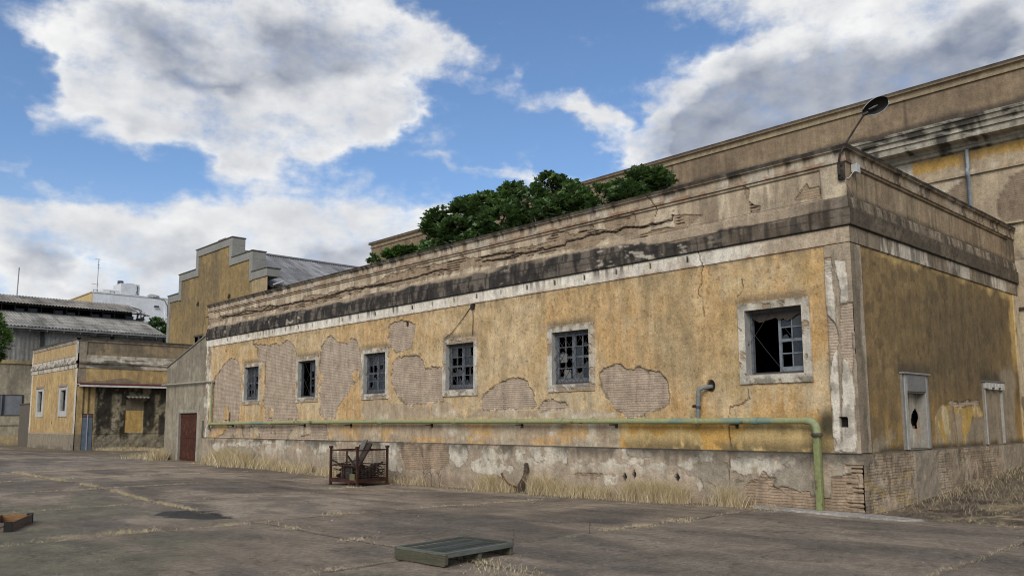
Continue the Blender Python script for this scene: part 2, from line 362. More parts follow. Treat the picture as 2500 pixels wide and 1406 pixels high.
def leaf_material(name, hue=1.0):
    m, nt, b = mat_base(name); L = nt.links
    at = add(nt, 'ShaderNodeAttribute', attribute_name='Col'); L.new(at.outputs['Color'], b.inputs['Base Color'])
    b.inputs['Roughness'].default_value = 0.5; b.inputs['Specular IOR Level'].default_value = 0.35
    tl = nt.nodes.new('ShaderNodeBsdfTranslucent'); c2 = mulc(nt, at.outputs['Color'], (1.3, 1.5, 0.6)); L.new(c2, tl.inputs[0])
    ms = nt.nodes.new('ShaderNodeMixShader'); ms.inputs[0].default_value = 0.25
    L.new(b.outputs[0], ms.inputs[1]); L.new(tl.outputs[0], ms.inputs[2]); L.new(ms.outputs[0], nt.nodes['Material Output'].inputs[0])
    return m
M_leaf = leaf_material('leaf'); M_straw = leaf_material('straw')
M_bark = col_material('bark', 0.9, var=0.4, scale=14, bump=0.5)

# ---------------------------------------------------------------- relief walls
FACE = {'F': ((0, 1, 0), (-1, 0, 0)), 'S': ((1, 0, 0), (0, -1, 0))}
def grid_coords(a, b, d0, d1=None, keep=()):
    """from a to b, step growing from d0 to d1, with the kept values exactly on it"""
    d1 = d1 or d0; out = [a]
    while out[-1] < b - 1e-6:
        t = (out[-1] - a) / (b - a); out.append(min(b, out[-1] + d0 + (d1 - d0) * t))
    out = np.array(out)
    for k in keep:
        i = np.abs(out - k).argmin()
        if a < k < b: out[i] = k
    return np.unique(out)
def profile(pts, dz):
    """(z, off) polyline sampled at most dz apart"""
    zs = [pts[0][0]]; os = [pts[0][1]]
    for (z0, o0), (z1, o1) in zip(pts, pts[1:]):
        n = max(1, int(math.ceil(math.hypot(z1 - z0, o1 - o0) / dz)))
        for i in range(1, n + 1): zs.append(z0 + (z1 - z0) * i / n); os.append(o0 + (o1 - o0) * i / n)
    return np.array(zs, np.float32), np.array(os, np.float32)
def relief(name, face, org, us, prof, dz, paint, parent, mat=None, holes=(), mitre0=False, zkeep=(), extra=None, mitre1=False):
    dU, dN = (np.array(v, np.float32) for v in FACE[face])
    zs, po = profile(prof, dz)
    for k in zkeep:
        i = np.abs(zs - k).argmin(); zs[i] = k
    U, Z = np.meshgrid(np.asarray(us, np.float32), zs); PO = np.repeat(po[:, None], len(us), 1)
    rgb, off, msk = paint(U, Z, PO)
    rgb = rgb * np.array((1.14, 1.07, .94), np.float32)
    O = PO + off; UU = U.copy()
    if mitre0: UU[:, 0] -= O[:, 1]; O[:, 0] = O[:, 1]
    if mitre1: UU[:, -1] += O[:, -2]; O[:, -1] = O[:, -2]
    P = np.array(org, np.float32) + UU[..., None] * dU + O[..., None] * dN + Z[..., None] * np.array([0, 0, 1], np.float32)
    nz, nu = U.shape; idx = np.arange(nz * nu).reshape(nz, nu)
    if face == 'F': Q = np.stack([idx[:-1, :-1], idx[1:, :-1], idx[1:, 1:], idx[:-1, 1:]], -1)
    else: Q = np.stack([idx[:-1, :-1], idx[:-1, 1:], idx[1:, 1:], idx[1:, :-1]], -1)
    keep = np.ones((nz - 1, nu - 1), bool); cu = (U[:-1, :-1] + U[1:, 1:]) / 2; cz = (Z[:-1, :-1] + Z[1:, 1:]) / 2
    for h in holes:
        if len(h) == 4 and not isinstance(h[0], tuple): keep &= ~((cu > h[0]) & (cu < h[1]) & (cz > h[2]) & (cz < h[3]))
        else: keep &= sdpoly(cu, cz, h) > 0
    o = npmesh(name, P.reshape(-1, 3), Q[keep], mat or M_wall, parent, rgb.reshape(-1, 3), msk.ravel(), np.stack([U + org[0] * .7, Z + PO], -1).reshape(-1, 2))
    return o
# ---------------------------------------------------------------- wall painting data (metres along the wall, height)
BRICK=[[(26.56,3.28),(26.4,3.53),(25.99,3.67),(25.55,3.97),(25.14,4.13),(24.59,4.11),(24.3,3.91),(24.17,3.63),(24.03,3.24),(23.97,2.85),(23.89,2.36),(24.06,2.22),(24.2,1.89),(24.12,1.65),(26.47,1.63),(26.59,2.32),(26.58,2.83)],[(23.14,4.58),(22.64,4.5),(22.24,4.5),(21.77,4.39),(21.55,4.54),(21.01,4.35),(20.5,4.55),(20.06,4.38),(19.82,4.15),(19.71,3.9),(19.7,3.48),(19.76,3.07),(19.83,2.8),(19.72,2.24),(19.54,1.9),(19.47,1.7),(22.01,1.65),(21.97,2.07),(22.19,2.51),(22.13,2.95),(22.04,3.38),(22.07,3.81),(22.31,3.87),(22.72,3.92),(22.73,4.38)],[(18.12,4.07),(17.9,4.32),(17.53,4.46),(17.21,4.33),(17.02,4.2),(16.54,4.12),(16.08,4.28),(15.9,4.17),(15.72,3.78),(15.59,3.28),(15.64,3.03),(15.81,2.88),(16.03,2.8),(16.2,2.74),(16.31,2.56),(16.71,2.31),(17.0,2.07),(17.11,1.75),(17.66,1.7),(18.05,1.89),(18.12,2.35),(18.09,2.87),(18.0,3.13),(18.18,3.47),(18.11,3.73)],[(14.15,4.47),(13.96,4.55),(13.51,4.56),(13.14,4.53),(12.83,4.41),(12.86,4.07),(13.0,3.78),(13.37,3.65),(13.75,3.65),(14.01,3.78),(14.17,4.02)],[(13.97,3.33),(13.75,3.5),(13.24,3.54),(12.76,3.5),(12.46,3.35),(12.34,3.13),(11.57,3.09),(11.52,2.5),(11.5,2.16),(12.15,2.1),(12.98,2.07),(13.41,2.16),(13.72,2.43),(13.95,2.8)],[(9.96,2.16),(9.86,2.29),(9.42,2.5),(8.85,2.7),(8.49,2.72),(8.22,2.58),(8.04,2.39),(7.96,2.14),(7.86,1.93),(8.14,1.89),(8.86,1.9),(9.71,1.89),(9.93,1.99)],[(7.79,1.91),(7.62,2.05),(7.37,2.1),(6.88,2.06),(6.84,1.91),(7.12,1.86),(7.71,1.87)],[(5.86,2.66),(5.71,2.76),(5.35,2.85),(5.14,2.74),(4.59,2.71),(4.17,2.63),(4.04,2.42),(3.96,2.15),(4.0,1.95),(4.22,1.82),(4.49,1.79),(4.69,1.67),(5.17,1.67),(5.41,1.84),(5.66,2.15),(5.8,2.37)]]
KEEP=[[(25.52,2.22),(25.12,2.24),(25.01,1.72),(25.44,1.73)]]
PILBRICK=[[(0.45,3.48),(0.29,3.23),(0.25,2.94),(0.35,2.76),(0.45,2.57),(0.45,2.95),(0.46,3.2)],[(0.21,3.61),(-0.0,3.65),(-0.03,3.3),(0.01,3.11),(0.01,2.64),(0.05,2.31),(0.15,2.65),(0.24,2.7),(0.24,3.22)],[(0.47,4.49),(0.32,4.49),(0.32,4.05),(0.44,4.17)]]
PILWHITE=[[(0.45,4.46),(0.32,4.4),(0.31,3.91),(0.29,3.61),(0.29,3.25),(0.42,3.43),(0.46,3.63),(0.48,4.03)],[(0.28,4.44),(0.07,4.41),(0.04,3.97),(0.04,3.66),(0.19,3.63),(0.2,3.89),(0.24,4.14)],[(0.39,2.71),(0.3,2.87),(0.29,2.47),(0.29,2.09),(0.3,1.71),(0.31,1.06),(0.44,1.04),(0.4,1.2),(0.48,1.34),(0.45,1.62),(0.48,2.0),(0.46,2.38)],[(0.2,2.68),(0.1,2.6),(0.04,2.31),(0.02,1.99),(0.04,1.71),(0.03,1.34),(0.07,1.03),(0.31,1.04),(0.3,1.53),(0.26,1.99),(0.25,2.37)]]
CRACK=[[(3.15,6.45),(3.22,6.26),(3.46,6.14),(3.74,5.99)],[(3.39,5.55),(3.22,5.44),(3.1,5.25),(3.12,5.03),(3.08,4.85),(3.03,4.76),(3.09,4.58),(3.08,4.38),(3.18,4.28),(3.16,4.14),(3.06,4.07),(3.05,3.69)],[(2.12,2.17),(2.1,2.01),(2.28,1.92),(2.52,1.84),(2.57,1.66),(2.58,1.48),(2.54,1.22),(2.52,1.05),(2.53,0.76),(2.56,0.35)],[(2.57,3.8),(2.56,3.37),(2.61,3.22),(2.56,2.89),(2.56,2.47),(2.27,2.2)],[(2.17,4.34),(2.15,4.13),(2.28,3.98)],[(4.38,6.47),(4.14,6.14),(4.21,5.97)],[(3.14,6.43),(3.23,6.25),(3.55,6.1),(3.76,5.99)],[(23.06,4.71),(23.13,4.56),(22.75,4.38),(22.72,3.97)],[(6.8,4.3),(6.75,4.54)]]
PCRACK=[[(9.88,5.82),(9.07,5.76),(8.5,5.83),(8.27,5.78),(7.8,5.79),(7.65,5.84),(7.58,5.78),(6.89,5.78),(6.85,5.85),(6.3,5.86),(6.03,5.89),(5.51,5.87),(5.32,5.81),(5.13,5.89),(4.58,5.81),(4.29,5.81),(3.78,5.81),(3.75,5.92)],[(9.92,5.94),(9.07,5.91),(8.66,5.87)],[(9.15,5.77),(8.7,5.73),(8.38,5.79)],[(4.53,5.8),(4.26,5.83)],[(26.0,5.82),(24.46,5.87),(23.69,5.91),(22.6,5.76),(21.89,5.92),(21.35,5.82),(20.45,5.8),(19.6,5.81),(18.91,5.77),(18.05,5.78),(17.48,5.81),(16.62,5.84),(15.8,5.81),(15.02,5.81),(14.06,5.78),(12.96,5.78),(12.2,5.83),(11.88,5.84),(11.34,5.82)],[(25.91,5.9),(24.54,5.8),(23.68,5.8),(22.28,5.77),(21.19,5.77)],[(18.05,5.78),(17.54,5.72),(17.11,5.8)],[(15.24,5.77),(14.37,5.76)],[(26.31,6.14),(26.2,5.96),(25.86,5.85)],[(25.49,6.34),(25.41,6.01)]]
PPEEL=[[(7.5,6.01),(7.24,6.13),(7.06,6.15),(6.78,6.09),(6.71,5.97),(6.85,5.88),(7.35,5.93)],[(5.66,6.11),(5.56,6.2),(5.15,6.14),(4.75,6.14),(4.73,5.99),(4.82,5.88),(5.32,5.92),(5.54,5.91)],[(6.09,6.11),(5.99,6.12),(5.96,6.03),(6.03,6.01),(6.07,6.04)],[(10.82,6.11),(10.73,6.17),(10.66,6.08),(10.64,5.92),(10.8,5.94)],[(4.86,5.6),(4.27,5.69),(3.73,5.66),(3.57,5.66),(3.57,5.54),(4.13,5.54),(4.56,5.55)],[(2.03,6.19),(1.93,6.08),(1.96,5.9),(1.84,5.76),(1.7,5.71),(1.73,5.62),(1.92,5.61),(1.94,5.8)],[(0.98,5.7),(0.84,5.84),(0.74,5.96),(0.68,5.85),(0.5,5.84),(0.48,5.68),(0.71,5.64)],[(3.73,5.91),(3.27,5.85),(3.0,5.79),(3.22,5.72),(3.4,5.55),(3.71,5.58)]]
BEIGE=[[(15.56,2.17),(15.23,2.22),(14.07,2.25),(13.86,2.19),(13.06,2.12),(13.05,1.66),(15.32,1.68),(15.55,1.8)],[(14.36,2.14),(13.34,2.12),(12.04,2.03),(12.09,1.72),(15.16,1.7),(15.17,2.2)],[(11.37,2.12),(11.04,2.01),(10.62,1.71),(12.03,1.7),(12.01,2.1)],[(10.01,1.93),(6.8,1.87),(5.38,1.81),(5.31,1.65),(10.62,1.69)]]
PLWHITE=[[(11.14,0.97),(10.41,1.02),(10.39,0.46),(10.82,0.42),(11.09,0.57),(11.14,0.74)],[(10.31,0.53),(9.91,0.67),(9.24,0.57),(8.59,0.5),(8.69,0.28),(9.43,0.21),(10.11,0.25)],[(8.06,0.99),(7.72,1.0),(7.55,0.68),(7.81,0.58),(7.98,0.76)],[(7.3,0.98),(6.9,1.02),(6.83,0.62),(7.14,0.66)],[(2.51,0.82),(2.18,0.91),(1.86,0.9),(1.46,0.93),(1.19,0.93),(1.44,0.77),(1.72,0.51),(2.0,0.55),(2.32,0.63),(2.52,0.65)],[(3.44,0.84),(3.23,0.89),(3.27,0.77),(3.42,0.61),(3.56,0.61),(3.78,0.72)],[(5.8,0.45),(5.29,0.41),(5.38,0.18),(5.68,0.16)],[(3.32,0.32),(3.21,0.41),(3.13,0.3),(3.22,0.23)],[(26.27,0.7),(25.8,0.84),(25.16,0.75),(25.26,0.53),(26.01,0.46)],[(24.89,0.82),(22.36,0.95),(20.91,0.95),(21.37,0.81),(23.36,0.75),(24.77,0.73)],[(14.14,0.96),(13.57,0.97),(13.5,0.39),(13.31,0.18),(14.06,0.19)]]
PLGREY=[[(24.99,0.68),(22.84,0.69),(21.92,0.37),(22.11,0.19),(25.18,0.24),(25.25,0.43)],[(3.42,0.64),(3.23,0.78),(2.58,0.8),(2.56,0.41),(2.87,0.31),(3.56,0.55)],[(5.1,1.0),(4.28,1.0),(4.38,0.84),(4.86,0.79),(5.03,0.87)],[(2.39,0.45),(1.82,0.51),(1.41,0.74),(0.9,0.95),(0.83,0.05),(1.01,0.04),(1.58,0.38)]]
PLBRICK=[[(13.51,1.0),(11.17,1.02),(11.16,0.47),(11.46,0.33),(13.19,0.19),(13.38,0.61)],[(1.7,0.37),(0.9,0.34),(0.89,-0.01),(1.84,0.03)],[(0.53,0.62),(0.07,0.66),(-0.03,0.06),(0.53,0.02)],[(6.85,0.38),(6.2,0.47),(5.78,0.45),(5.8,0.34),(6.2,0.3)],[(25.99,1.65),(22.5,1.62),(22.27,1.23),(21.77,1.07),(26.3,1.03)]]
SNICHE=[[(1.81,2.46),(3.17,2.45),(3.18,0.97),(2.06,0.97)],[(6.34,2.44),(7.77,2.46),(7.75,1.0),(6.55,0.97)]]
SHOLE=[(2.55,1.82),(2.66,1.72),(2.68,1.62),(2.59,1.52),(2.59,1.42),(2.37,1.41),(2.31,1.54),(2.33,1.66),(2.43,1.76)]
SBRIGHT=[[(3.49,1.66),(3.81,1.87),(4.3,1.91),(4.76,1.88),(6.12,1.89),(6.39,1.76),(6.41,1.63),(5.69,1.62),(5.23,1.17),(5.17,1.06),(3.39,1.06),(3.47,1.32)]]
SPINK=[[(4.27,1.97),(4.61,1.99),(4.95,1.95),(5.45,2.01),(6.15,2.02),(6.17,1.86),(5.65,1.89),(4.75,1.85),(4.46,1.88)]]
SGREY=[[(6.7,2.3),(7.83,2.71),(8.73,2.97),(8.89,2.49),(8.52,1.02),(5.21,1.06),(5.3,1.29),(5.73,1.6),(6.41,1.63)]]
SDARK=[[(4.69,4.4),(6.59,4.56),(9.05,4.64),(8.93,3.57),(7.48,3.06),(6.66,2.14),(4.47,2.17),(3.36,2.43),(3.69,3.23),(3.34,3.93)]]
SYELLOWTOP=[(0.37,4.69),(9.18,4.71),(9.13,4.5),(5.02,4.51),(2.46,4.51),(0.35,4.54)]
SHOLE2=[(0.31,1.64),(0.18,1.64),(0.19,1.47),(0.32,1.47)]
SLOTS=[26.31,25.35,24.39,23.47,22.5,21.55,5.58,4.63,3.69,10.24]

YEL = (.45, .308, .162); YPALE = (.50, .40, .265); OCH = (.37, .215, .068); BEI = (.35, .28, .21); BRK = (.365, .305, .255)
GRY = (.265, .232, .188); WHT = (.50, .47, .42); DRK = (.036, .033, .032); DIRT = (.13, .108, .085); STONE = (.30, .255, .205)
OLIVE = (.135, .10, .055)
WIN_C = [1.525, 6.72, 10.77, 14.84, 18.94, 23.09]; BL = 27.3; BW = 9.6
def speck(U, Z, f, s, a=.5, b=.6, o=4): return sst(fbm(U * f, Z * f, s, o), a, b)
def drips(U, Z, s, f=9, zf=.9): return fbm(U * f, Z * zf, s, 3)
def wob(U, Z, s=0, a=.09, f=3.2): return (fbm(U * f, Z * f, s, 4) - .5) * a
def edge(d, w=.02): return sst(-d, -w * .2, w)
def paint_front(U, Z, PO):
    n1 = fbm(U * .45, Z * .45, 0); n2 = fbm(U * 1.7, Z * 1.7, 2); n3 = fbm(U * 6, Z * 6, 4); st = drips(U, Z, 1); st2 = fbm(U * 3.2, Z * .5, 5, 3)
    fl = fbm(U * 14, Z * 14, 6, 3)
    msk = np.zeros_like(U); off = (n3 - .5) * .008 + (n2 - .5) * .012
    # --- lime wash, upper wall
    c = np.broadcast_to(np.array(YEL, np.float32), U.shape + (3,)).copy()
    c = mixc(c, YPALE, sst(n1, .45, .65) * .75)
    c = mixc(c, (.36, .235, .105), sst(n2, .50, .66) * .30)
    c = mixc(c, (.30, .235, .14), sst(st2, .52, .72) * .55)
    c = mixc(c, YPALE, sst(st, .58, .72) * .45)
    c = mixc(c, (.30, .24, .15), sst(np.abs(U - 4.2), 1.6, .3) * sst(fbm(U * 1.1, Z * .6, 3), .38, .6) * .8)
    c = mixc(c, (.42, .34, .21), sst(Z, 3.7, 4.3) * sst(U, 3.6, 2.4) * sst(n2, .35, .6) * .9)
    c = mixc(c, OCH, sst(U, 1.2, .7) * sst(n2, .3, .55) * .55)
    c = mixc(c, OCH, sst(Z, 2.3, 1.8) * sst(U, 6.0, 5.0) * sst(n2, .38, .55) * .75)
    c = mixc(c, (.33, .25, .13), sst(U - 2.2, .0, .05) * sst(U, 2.72, 2.68) * sst(Z, 1.9, 2.1) * sst(Z, 4.0, 3.6) * .65)
    e1 = fbm(U * 1.3 + 11, Z * 1.6, 6, 6, .62); e2 = fbm(U * 2.2 + 3, Z * 1.1, 1, 6, .62)
    c = mixc(c, (.47, .36, .215), sst(e1, .50, .60) * .3); c = mixc(c, (.33, .215, .09), sst(e2, .54, .64) * .2); c = mixc(c, (.40, .345, .26), sst(e1 + (n3 - .5) * .2, .61, .65) * .3)
    pit = fbm(U * 22, Z * 22, 3, 2); c = mixc(c, (.19, .13, .065), sst(pit, .72, .78) * .6); c = mixc(c, (.55, .46, .32), sst(pit, .25, .2) * .4)
    for k in WIN_C:                                                    # soot over each lintel, run-off below each sill
        w = sst(np.abs(U - k), .95, .6)
        c = mixc(c, (.13, .11, .085), w * sst(Z, 3.82, 3.88) * sst(Z, 4.06, 3.88) * (.45 + n3 * .5))
        c = mixc(c, (.42, .36, .26), w * sst(Z, 2.27, 2.2) * sst(Z, 1.6, 2.1) * sst(st, .42, .6) * .7)
    c = mixc(c, (.20, .155, .095), sst(Z, 4.45, 4.73) * sst(st, .5, .66) * .75)
    # --- render down to scratch coat
    db = np.full(U.shape, 1., np.float32)
    for p in BEIGE: db = np.minimum(db, sdpoly(U, Z, p))
    db = db + wob(U, Z, 1, .16)
    low = sst(Z, 1.62 + .0 * U, 1.56)
    be = np.maximum(edge(db), low * sst(U, 5.28, 5.32))
    c = mixc(c, mixc(np.broadcast_to(np.array(BEI, np.float32), c.shape), (.42, .36, .28), sst(n2, .45, .62)), be)
    c = mixc(c, YEL, low * sst(U, 5.3, 5.35) * sst(fbm(U * .9, Z * 2.2, 7), .50, .56) * .9)
    c = mixc(c, WHT, be * sst(n3, .56, .64) * sst(n2, .45, .6) * .7)
    c = mixc(c, (.44, .27, .075), sst(Z, 1.6, 1.5) * sst(U, 5.3, 5.25) * .8)
    c = mixc(c, (.46, .36, .19), sst(Z, 1.6, 1.5) * sst(U, 5.3, 5.25) * sst(n2, .5, .6) * .8)
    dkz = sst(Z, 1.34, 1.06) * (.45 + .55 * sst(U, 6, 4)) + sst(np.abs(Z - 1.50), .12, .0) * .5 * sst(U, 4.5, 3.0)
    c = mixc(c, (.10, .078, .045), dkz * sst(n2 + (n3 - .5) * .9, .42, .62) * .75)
    c = mixc(c, (.05, .045, .03), sst(np.hypot((U - .55) * 1.4, Z - 1.5), .42, .1) * .95)
    # --- bare brick patches
    d = np.full(U.shape, 1., np.float32)
    for p in BRICK: d = np.minimum(d, sdpoly(U, Z, p) + wob(U, Z, 3, .13, 4.0) + wob(U, Z, 6, .09, 10) + wob(U, Z, 1, .04, 26))
    for p in KEEP: d = np.maximum(d, -(sdpoly(U, Z, p) + wob(U, Z, 2, .05, 8)))
    d = np.maximum(d, -(np.hypot(U - 15.95, Z - 3.05) - .20)); d = np.maximum(d, -(np.hypot(U - 21.55, Z - 1.93) - .17))
    dl = np.where((Z < 1.55) & (Z > 1.03) & (U > 17.5) & (U < 26.7), -.02 + (fbm(U * 1.1, Z * 2, 4) - .47) * .8, 1)
    d = np.minimum(d, dl)
    m = edge(d, .015); c = mixc(c, mixc(np.broadcast_to(np.array(BRK, np.float32), c.shape), (.37, .30, .245), sst(n3, .4, .6) * .6), m)
    c = mixc(c, (.43, .40, .36), m * sst(np.abs(U - 16), 2.2, 1.6) * sst(n3, .52, .62) * .3)
    rim = sst(np.abs(d), .035, .006); c = mixc(c, (.10, .08, .06), rim * sst(n3, .42, .5) * .8)
    c = mixc(c, YPALE, sst(np.abs(d - .05), .03, .0) * (d < 1) * sst(fl, .5, .58) * .5)
    off = off - m * .026; msk = np.maximum(msk, m)
    # seams, small holes, cracks
    c = mixc(c, DIRT, sst(np.abs(U - 22.05 + wob(U, Z, 2, .03)), .025, .008) * (Z > 2.9) * (Z < 4.3) * .7)
    wal = sst(np.abs(U - 24.97), .06, .05) * sst(np.abs(Z - 1.83), .19, .17); c = mixc(c, (.09, .05, .03), wal)
    for (hu, hz, hr) in ((13.25, 4.45, .07), (10.24, 4.70, .07), (10.24, 4.86, .06), (25.5, 4.45, .05), (2.95, 2.28, .10)):
        h = sst(np.hypot(U - hu, (Z - hz) * .8), hr * 1.1, hr * .8); c = mixc(c, (.02, .017, .015), h); off = off - h * .05
    # --- corner and end pilasters
    pil = np.maximum(sst(U, .475, .455), sst(U, 26.84, 26.86)); pm = pil * (Z > 1.0) * (Z < 4.73)
    cp = np.broadcast_to(np.array((.29, .245, .195), np.float32), c.shape).copy()
    cp = mixc(cp, (.20, .165, .13), sst(fbm(U * 5, Z * 1.2, 2), .45, .6) * .8); cp = mixc(cp, (.38, .33, .27), sst(n2, .5, .62) * .7)
    dw = np.full(U.shape, 1., np.float32); dq = dw.copy()
    for p in PILWHITE: dw = np.minimum(dw, sdpoly(U, Z, p) + wob(U, Z, 5, .05, 9))
    for p in PILBRICK: dq = np.minimum(dq, sdpoly(U, Z, p) + wob(U, Z, 4, .05, 9))
    dw = np.where(U > 20, .03 - .5 * (fbm(U * 4, Z * 1.2, 3) - .5), dw); dq = np.where(U > 20, .06 + (fbm(U * 3, Z * .8, 6) - .5), dq)
    mw = edge(dw, .015); mq = edge(dq, .015)
    cp = mixc(cp, BRK, mq); cp = mixc(cp, mixc(np.broadcast_to(np.array((.53, .50, .46), np.float32), c.shape), (.33, .31, .28), sst(n3, .52, .64) * .8), mw)
    cp = mixc(cp, (.12, .10, .08), sst(np.abs(np.minimum(dw, dq)), .022, .004) * .5)
    c = c * (1 - pm[..., None]) + cp * pm[..., None]
    off = np.where(pm > .5, .028 + mw * .012 - mq * .02 + (n3 - .5) * .012, off); msk = np.where(pm > .5, mq, msk)
    eh = sst(np.abs(U - .25), .08, .07) * sst(np.abs(Z - 1.555), .10, .09); c = mixc(c, (.012, .010, .009), eh); off = off - eh * .09
    # --- frieze, cornice, parapet
    fz = (Z >= 4.728) & (Z < 5.032) & (PO < .09)
    cf = mixc(np.broadcast_to(np.array((.60, .58, .54), np.float32), c.shape), BEI, sst(U, 2.7, 1.2) * .85 + sst(n2, .58, .66) * .3)
    cf = mixc(cf, (.10, .095, .09), sst(st, .52, .66) * sst(U, 1.8, 5) * (.35 + .5 * sst(fbm(U * .5, Z * 0, 2), .4, .6)) * sst(Z, 4.70, 5.0))
    cf = mixc(cf, (.24, .20, .16), sst(n3, .55, .62) * .5 * sst(U, 6, 2)); cf = mixc(cf, (.30, .16, .10), sst(Z, 4.78, 4.74) * sst(n3, .45, .6) * .6)
    sl = np.zeros_like(U)
    for k in range(25): sl = np.maximum(sl, sst(np.abs(U - (26.31 - .955 * k)), .032, .02) * sst(np.abs(Z - 4.90), .065, .05))
    cf = mixc(cf, (.02, .02, .02), sl)
    c = np.where(fz[..., None], cf, c); off = np.where(fz, (n3 - .5) * .006 - sl * .03, off); msk = np.where(fz, 0, msk)
    dz = (Z >= 5.03) & (Z <= 5.565) & ((PO > .021) | (Z > 5.034))
    cd = mixc(np.broadcast_to(np.array(DRK, np.float32), c.shape), (.125, .10, .078), sst(U, 4.2, 2.2) * .75)
    cd = mixc(cd, (.15, .13, .112), sst(fbm(U * 5, Z * 2.2, 3, 5), .47, .62) * .75); cd = mixc(cd, (.02, .018, .017), sst(st, .50, .66) * .7)
    cd = mixc(cd, (.40, .37, .33), sst(fbm(U * 3.5, Z * 9, 6, 5), .60, .66) * sst(fbm(U * .6, Z * 0 + 3, 1), .45, .6) * sst(U, 2, 4) * .8)
    cd = mixc(cd, (.33, .27, .21), sst(Z, 5.33 + .13 * sst(U, 3.2, 6) + (n2 - .5) * .2, 5.38 + .15 * sst(U, 3.2, 6) + (n2 - .5) * .2) * .88 * sst(fbm(U * .35, Z * 0, 7), .30, .5))
    cd = mixc(cd, (.015, .014, .013), sst(np.abs(Z - 5.345), .02, .008) * .9 + sst(np.abs(Z - 5.19), .014, .005) * .5 * sst(n3, .4, .5) + sst(Z, 5.05, 5.036) * .8)
    c = np.where(dz[..., None], cd, c); off = np.where(dz, (n3 - .5) * .018 + (fl - .5) * .008, off); msk = np.where(dz, 0, msk)
    pp = (Z > 5.56) & (Z <= 6.182) & (PO < .03)
    cq = np.broadcast_to(np.array((.365, .30, .23), np.float32), c.shape).copy()
    cq = mixc(cq, (.47, .41, .325), sst(st2, .42, .58) * .85); cq = mixc(cq, (.21, .17, .13), sst(fbm(U * 4, Z * .7, 6), .52, .68) * .75)
    cq = mixc(cq, (.45, .34, .16), sst(np.abs(U - 1.5), .8, .2) * sst(n2, .5, .6) * .6)
    dpk = np.full(U.shape, 1., np.float32)
    for p in PPEEL: dpk = np.minimum(dpk, sdpoly(U, Z, p) + wob(U, Z, 3, .07, 7))
    band = -(.13 + (fbm(U * .8, Z * 0 + 1.5, 4) - .5) * .32) + np.abs(Z - (5.80 + (fbm(U * .45, Z * 0, 5) - .5) * .28)) + wob(U, Z, 6, .10, 8)
    dpk = np.where(U > 3.2, np.minimum(dpk, band + sst(U, 5.5, 3.5) * .2), dpk)
    mp_ = edge(dpk, .012); cq = mixc(cq, (.265, .205, .15), mp_ * .9); cq = mixc(cq, (.08, .065, .05), sst(np.abs(dpk), .016, .003) * .75)
    dc = np.full(U.shape, 1., np.float32)
    for p in PCRACK: dc = np.minimum(dc, sdline(U, Z + wob(U, Z, 5, .05, 6), p))
    lay = sst(np.abs(((Z + wob(U, Z, 2, .035, 3)) / .062) % 1 - .5), .36, .46) * mp_ * sst(fbm(U * 2.2, Z * 5, 1), .46, .56)
    ck = np.maximum(sst(dc, .030, .012), lay * .85); cq = mixc(cq, (.03, .024, .02), ck)
    pan = (U > .45) & (U < 26.8) & (Z > 5.61) & (Z < 6.13)
    cq = mixc(cq, (.10, .08, .06), (sst(np.abs(Z - 6.13), .02, .006) + sst(np.abs(Z - 5.61), .015, .005) * (U < 4)) * (U > .43) * (U < 26.8) * .75)
    c = np.where(pp[..., None], cq, c); off = np.where(pp, pan * -.025 - mp_ * .015 - ck * .035 + (n3 - .5) * .01 + (dc < .14) * .006, off); msk = np.where(pp, mp_ * .5, msk)
    cz = (Z > 6.178) & ~pp
    cc = mixc(np.broadcast_to(np.array((.33, .275, .215), np.float32), c.shape), (.44, .41, .36), sst(st2, .48, .6) * .7)
    cc = mixc(cc, (.04, .035, .03), sst(drips(U, Z, 4, 7), .54, .64) * .8 * sst(Z, 6.2, 6.4)); cc = mixc(cc, (.24, .12, .075), sst(Z, 6.27, 6.24) * sst(n3, .42, .56) * .7)
    cc = mixc(cc, (.025, .022, .02), sst(Z, 6.40, 6.43) * (.75 + .3 * n3)); cc = mixc(cc, (.03, .026, .022), sst(np.abs(Z - 6.185), .012, .004) * .7)
    c = np.where(cz[..., None], cc, c); off = np.where(cz, (n3 - .5) * .016, off); msk = np.where(cz, 0, msk)
    # --- plinth
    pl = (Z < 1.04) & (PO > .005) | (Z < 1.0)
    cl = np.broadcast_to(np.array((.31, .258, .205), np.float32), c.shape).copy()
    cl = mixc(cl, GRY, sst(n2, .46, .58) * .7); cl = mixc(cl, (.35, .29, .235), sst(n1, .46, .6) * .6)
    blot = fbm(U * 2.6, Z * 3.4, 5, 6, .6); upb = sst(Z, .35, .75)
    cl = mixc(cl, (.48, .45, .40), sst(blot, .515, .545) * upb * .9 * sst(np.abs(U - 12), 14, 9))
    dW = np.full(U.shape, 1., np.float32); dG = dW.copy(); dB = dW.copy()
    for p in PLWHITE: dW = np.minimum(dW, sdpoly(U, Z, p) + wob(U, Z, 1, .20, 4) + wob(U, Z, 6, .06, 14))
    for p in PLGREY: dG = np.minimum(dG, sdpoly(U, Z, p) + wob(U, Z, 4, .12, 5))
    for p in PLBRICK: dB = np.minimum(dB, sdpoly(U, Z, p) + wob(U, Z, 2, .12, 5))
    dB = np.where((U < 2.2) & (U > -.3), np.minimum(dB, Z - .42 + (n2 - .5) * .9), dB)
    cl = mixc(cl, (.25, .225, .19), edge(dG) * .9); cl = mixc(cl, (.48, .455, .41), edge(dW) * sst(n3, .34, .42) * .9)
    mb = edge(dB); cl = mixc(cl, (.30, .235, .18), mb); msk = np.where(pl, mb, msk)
    ed = np.minimum(np.minimum(np.abs(dG), np.abs(dW)), np.abs(dB)); cl = mixc(cl, (.11, .09, .07), sst(ed, .02, .004) * sst(n3, .46, .54) * .7)
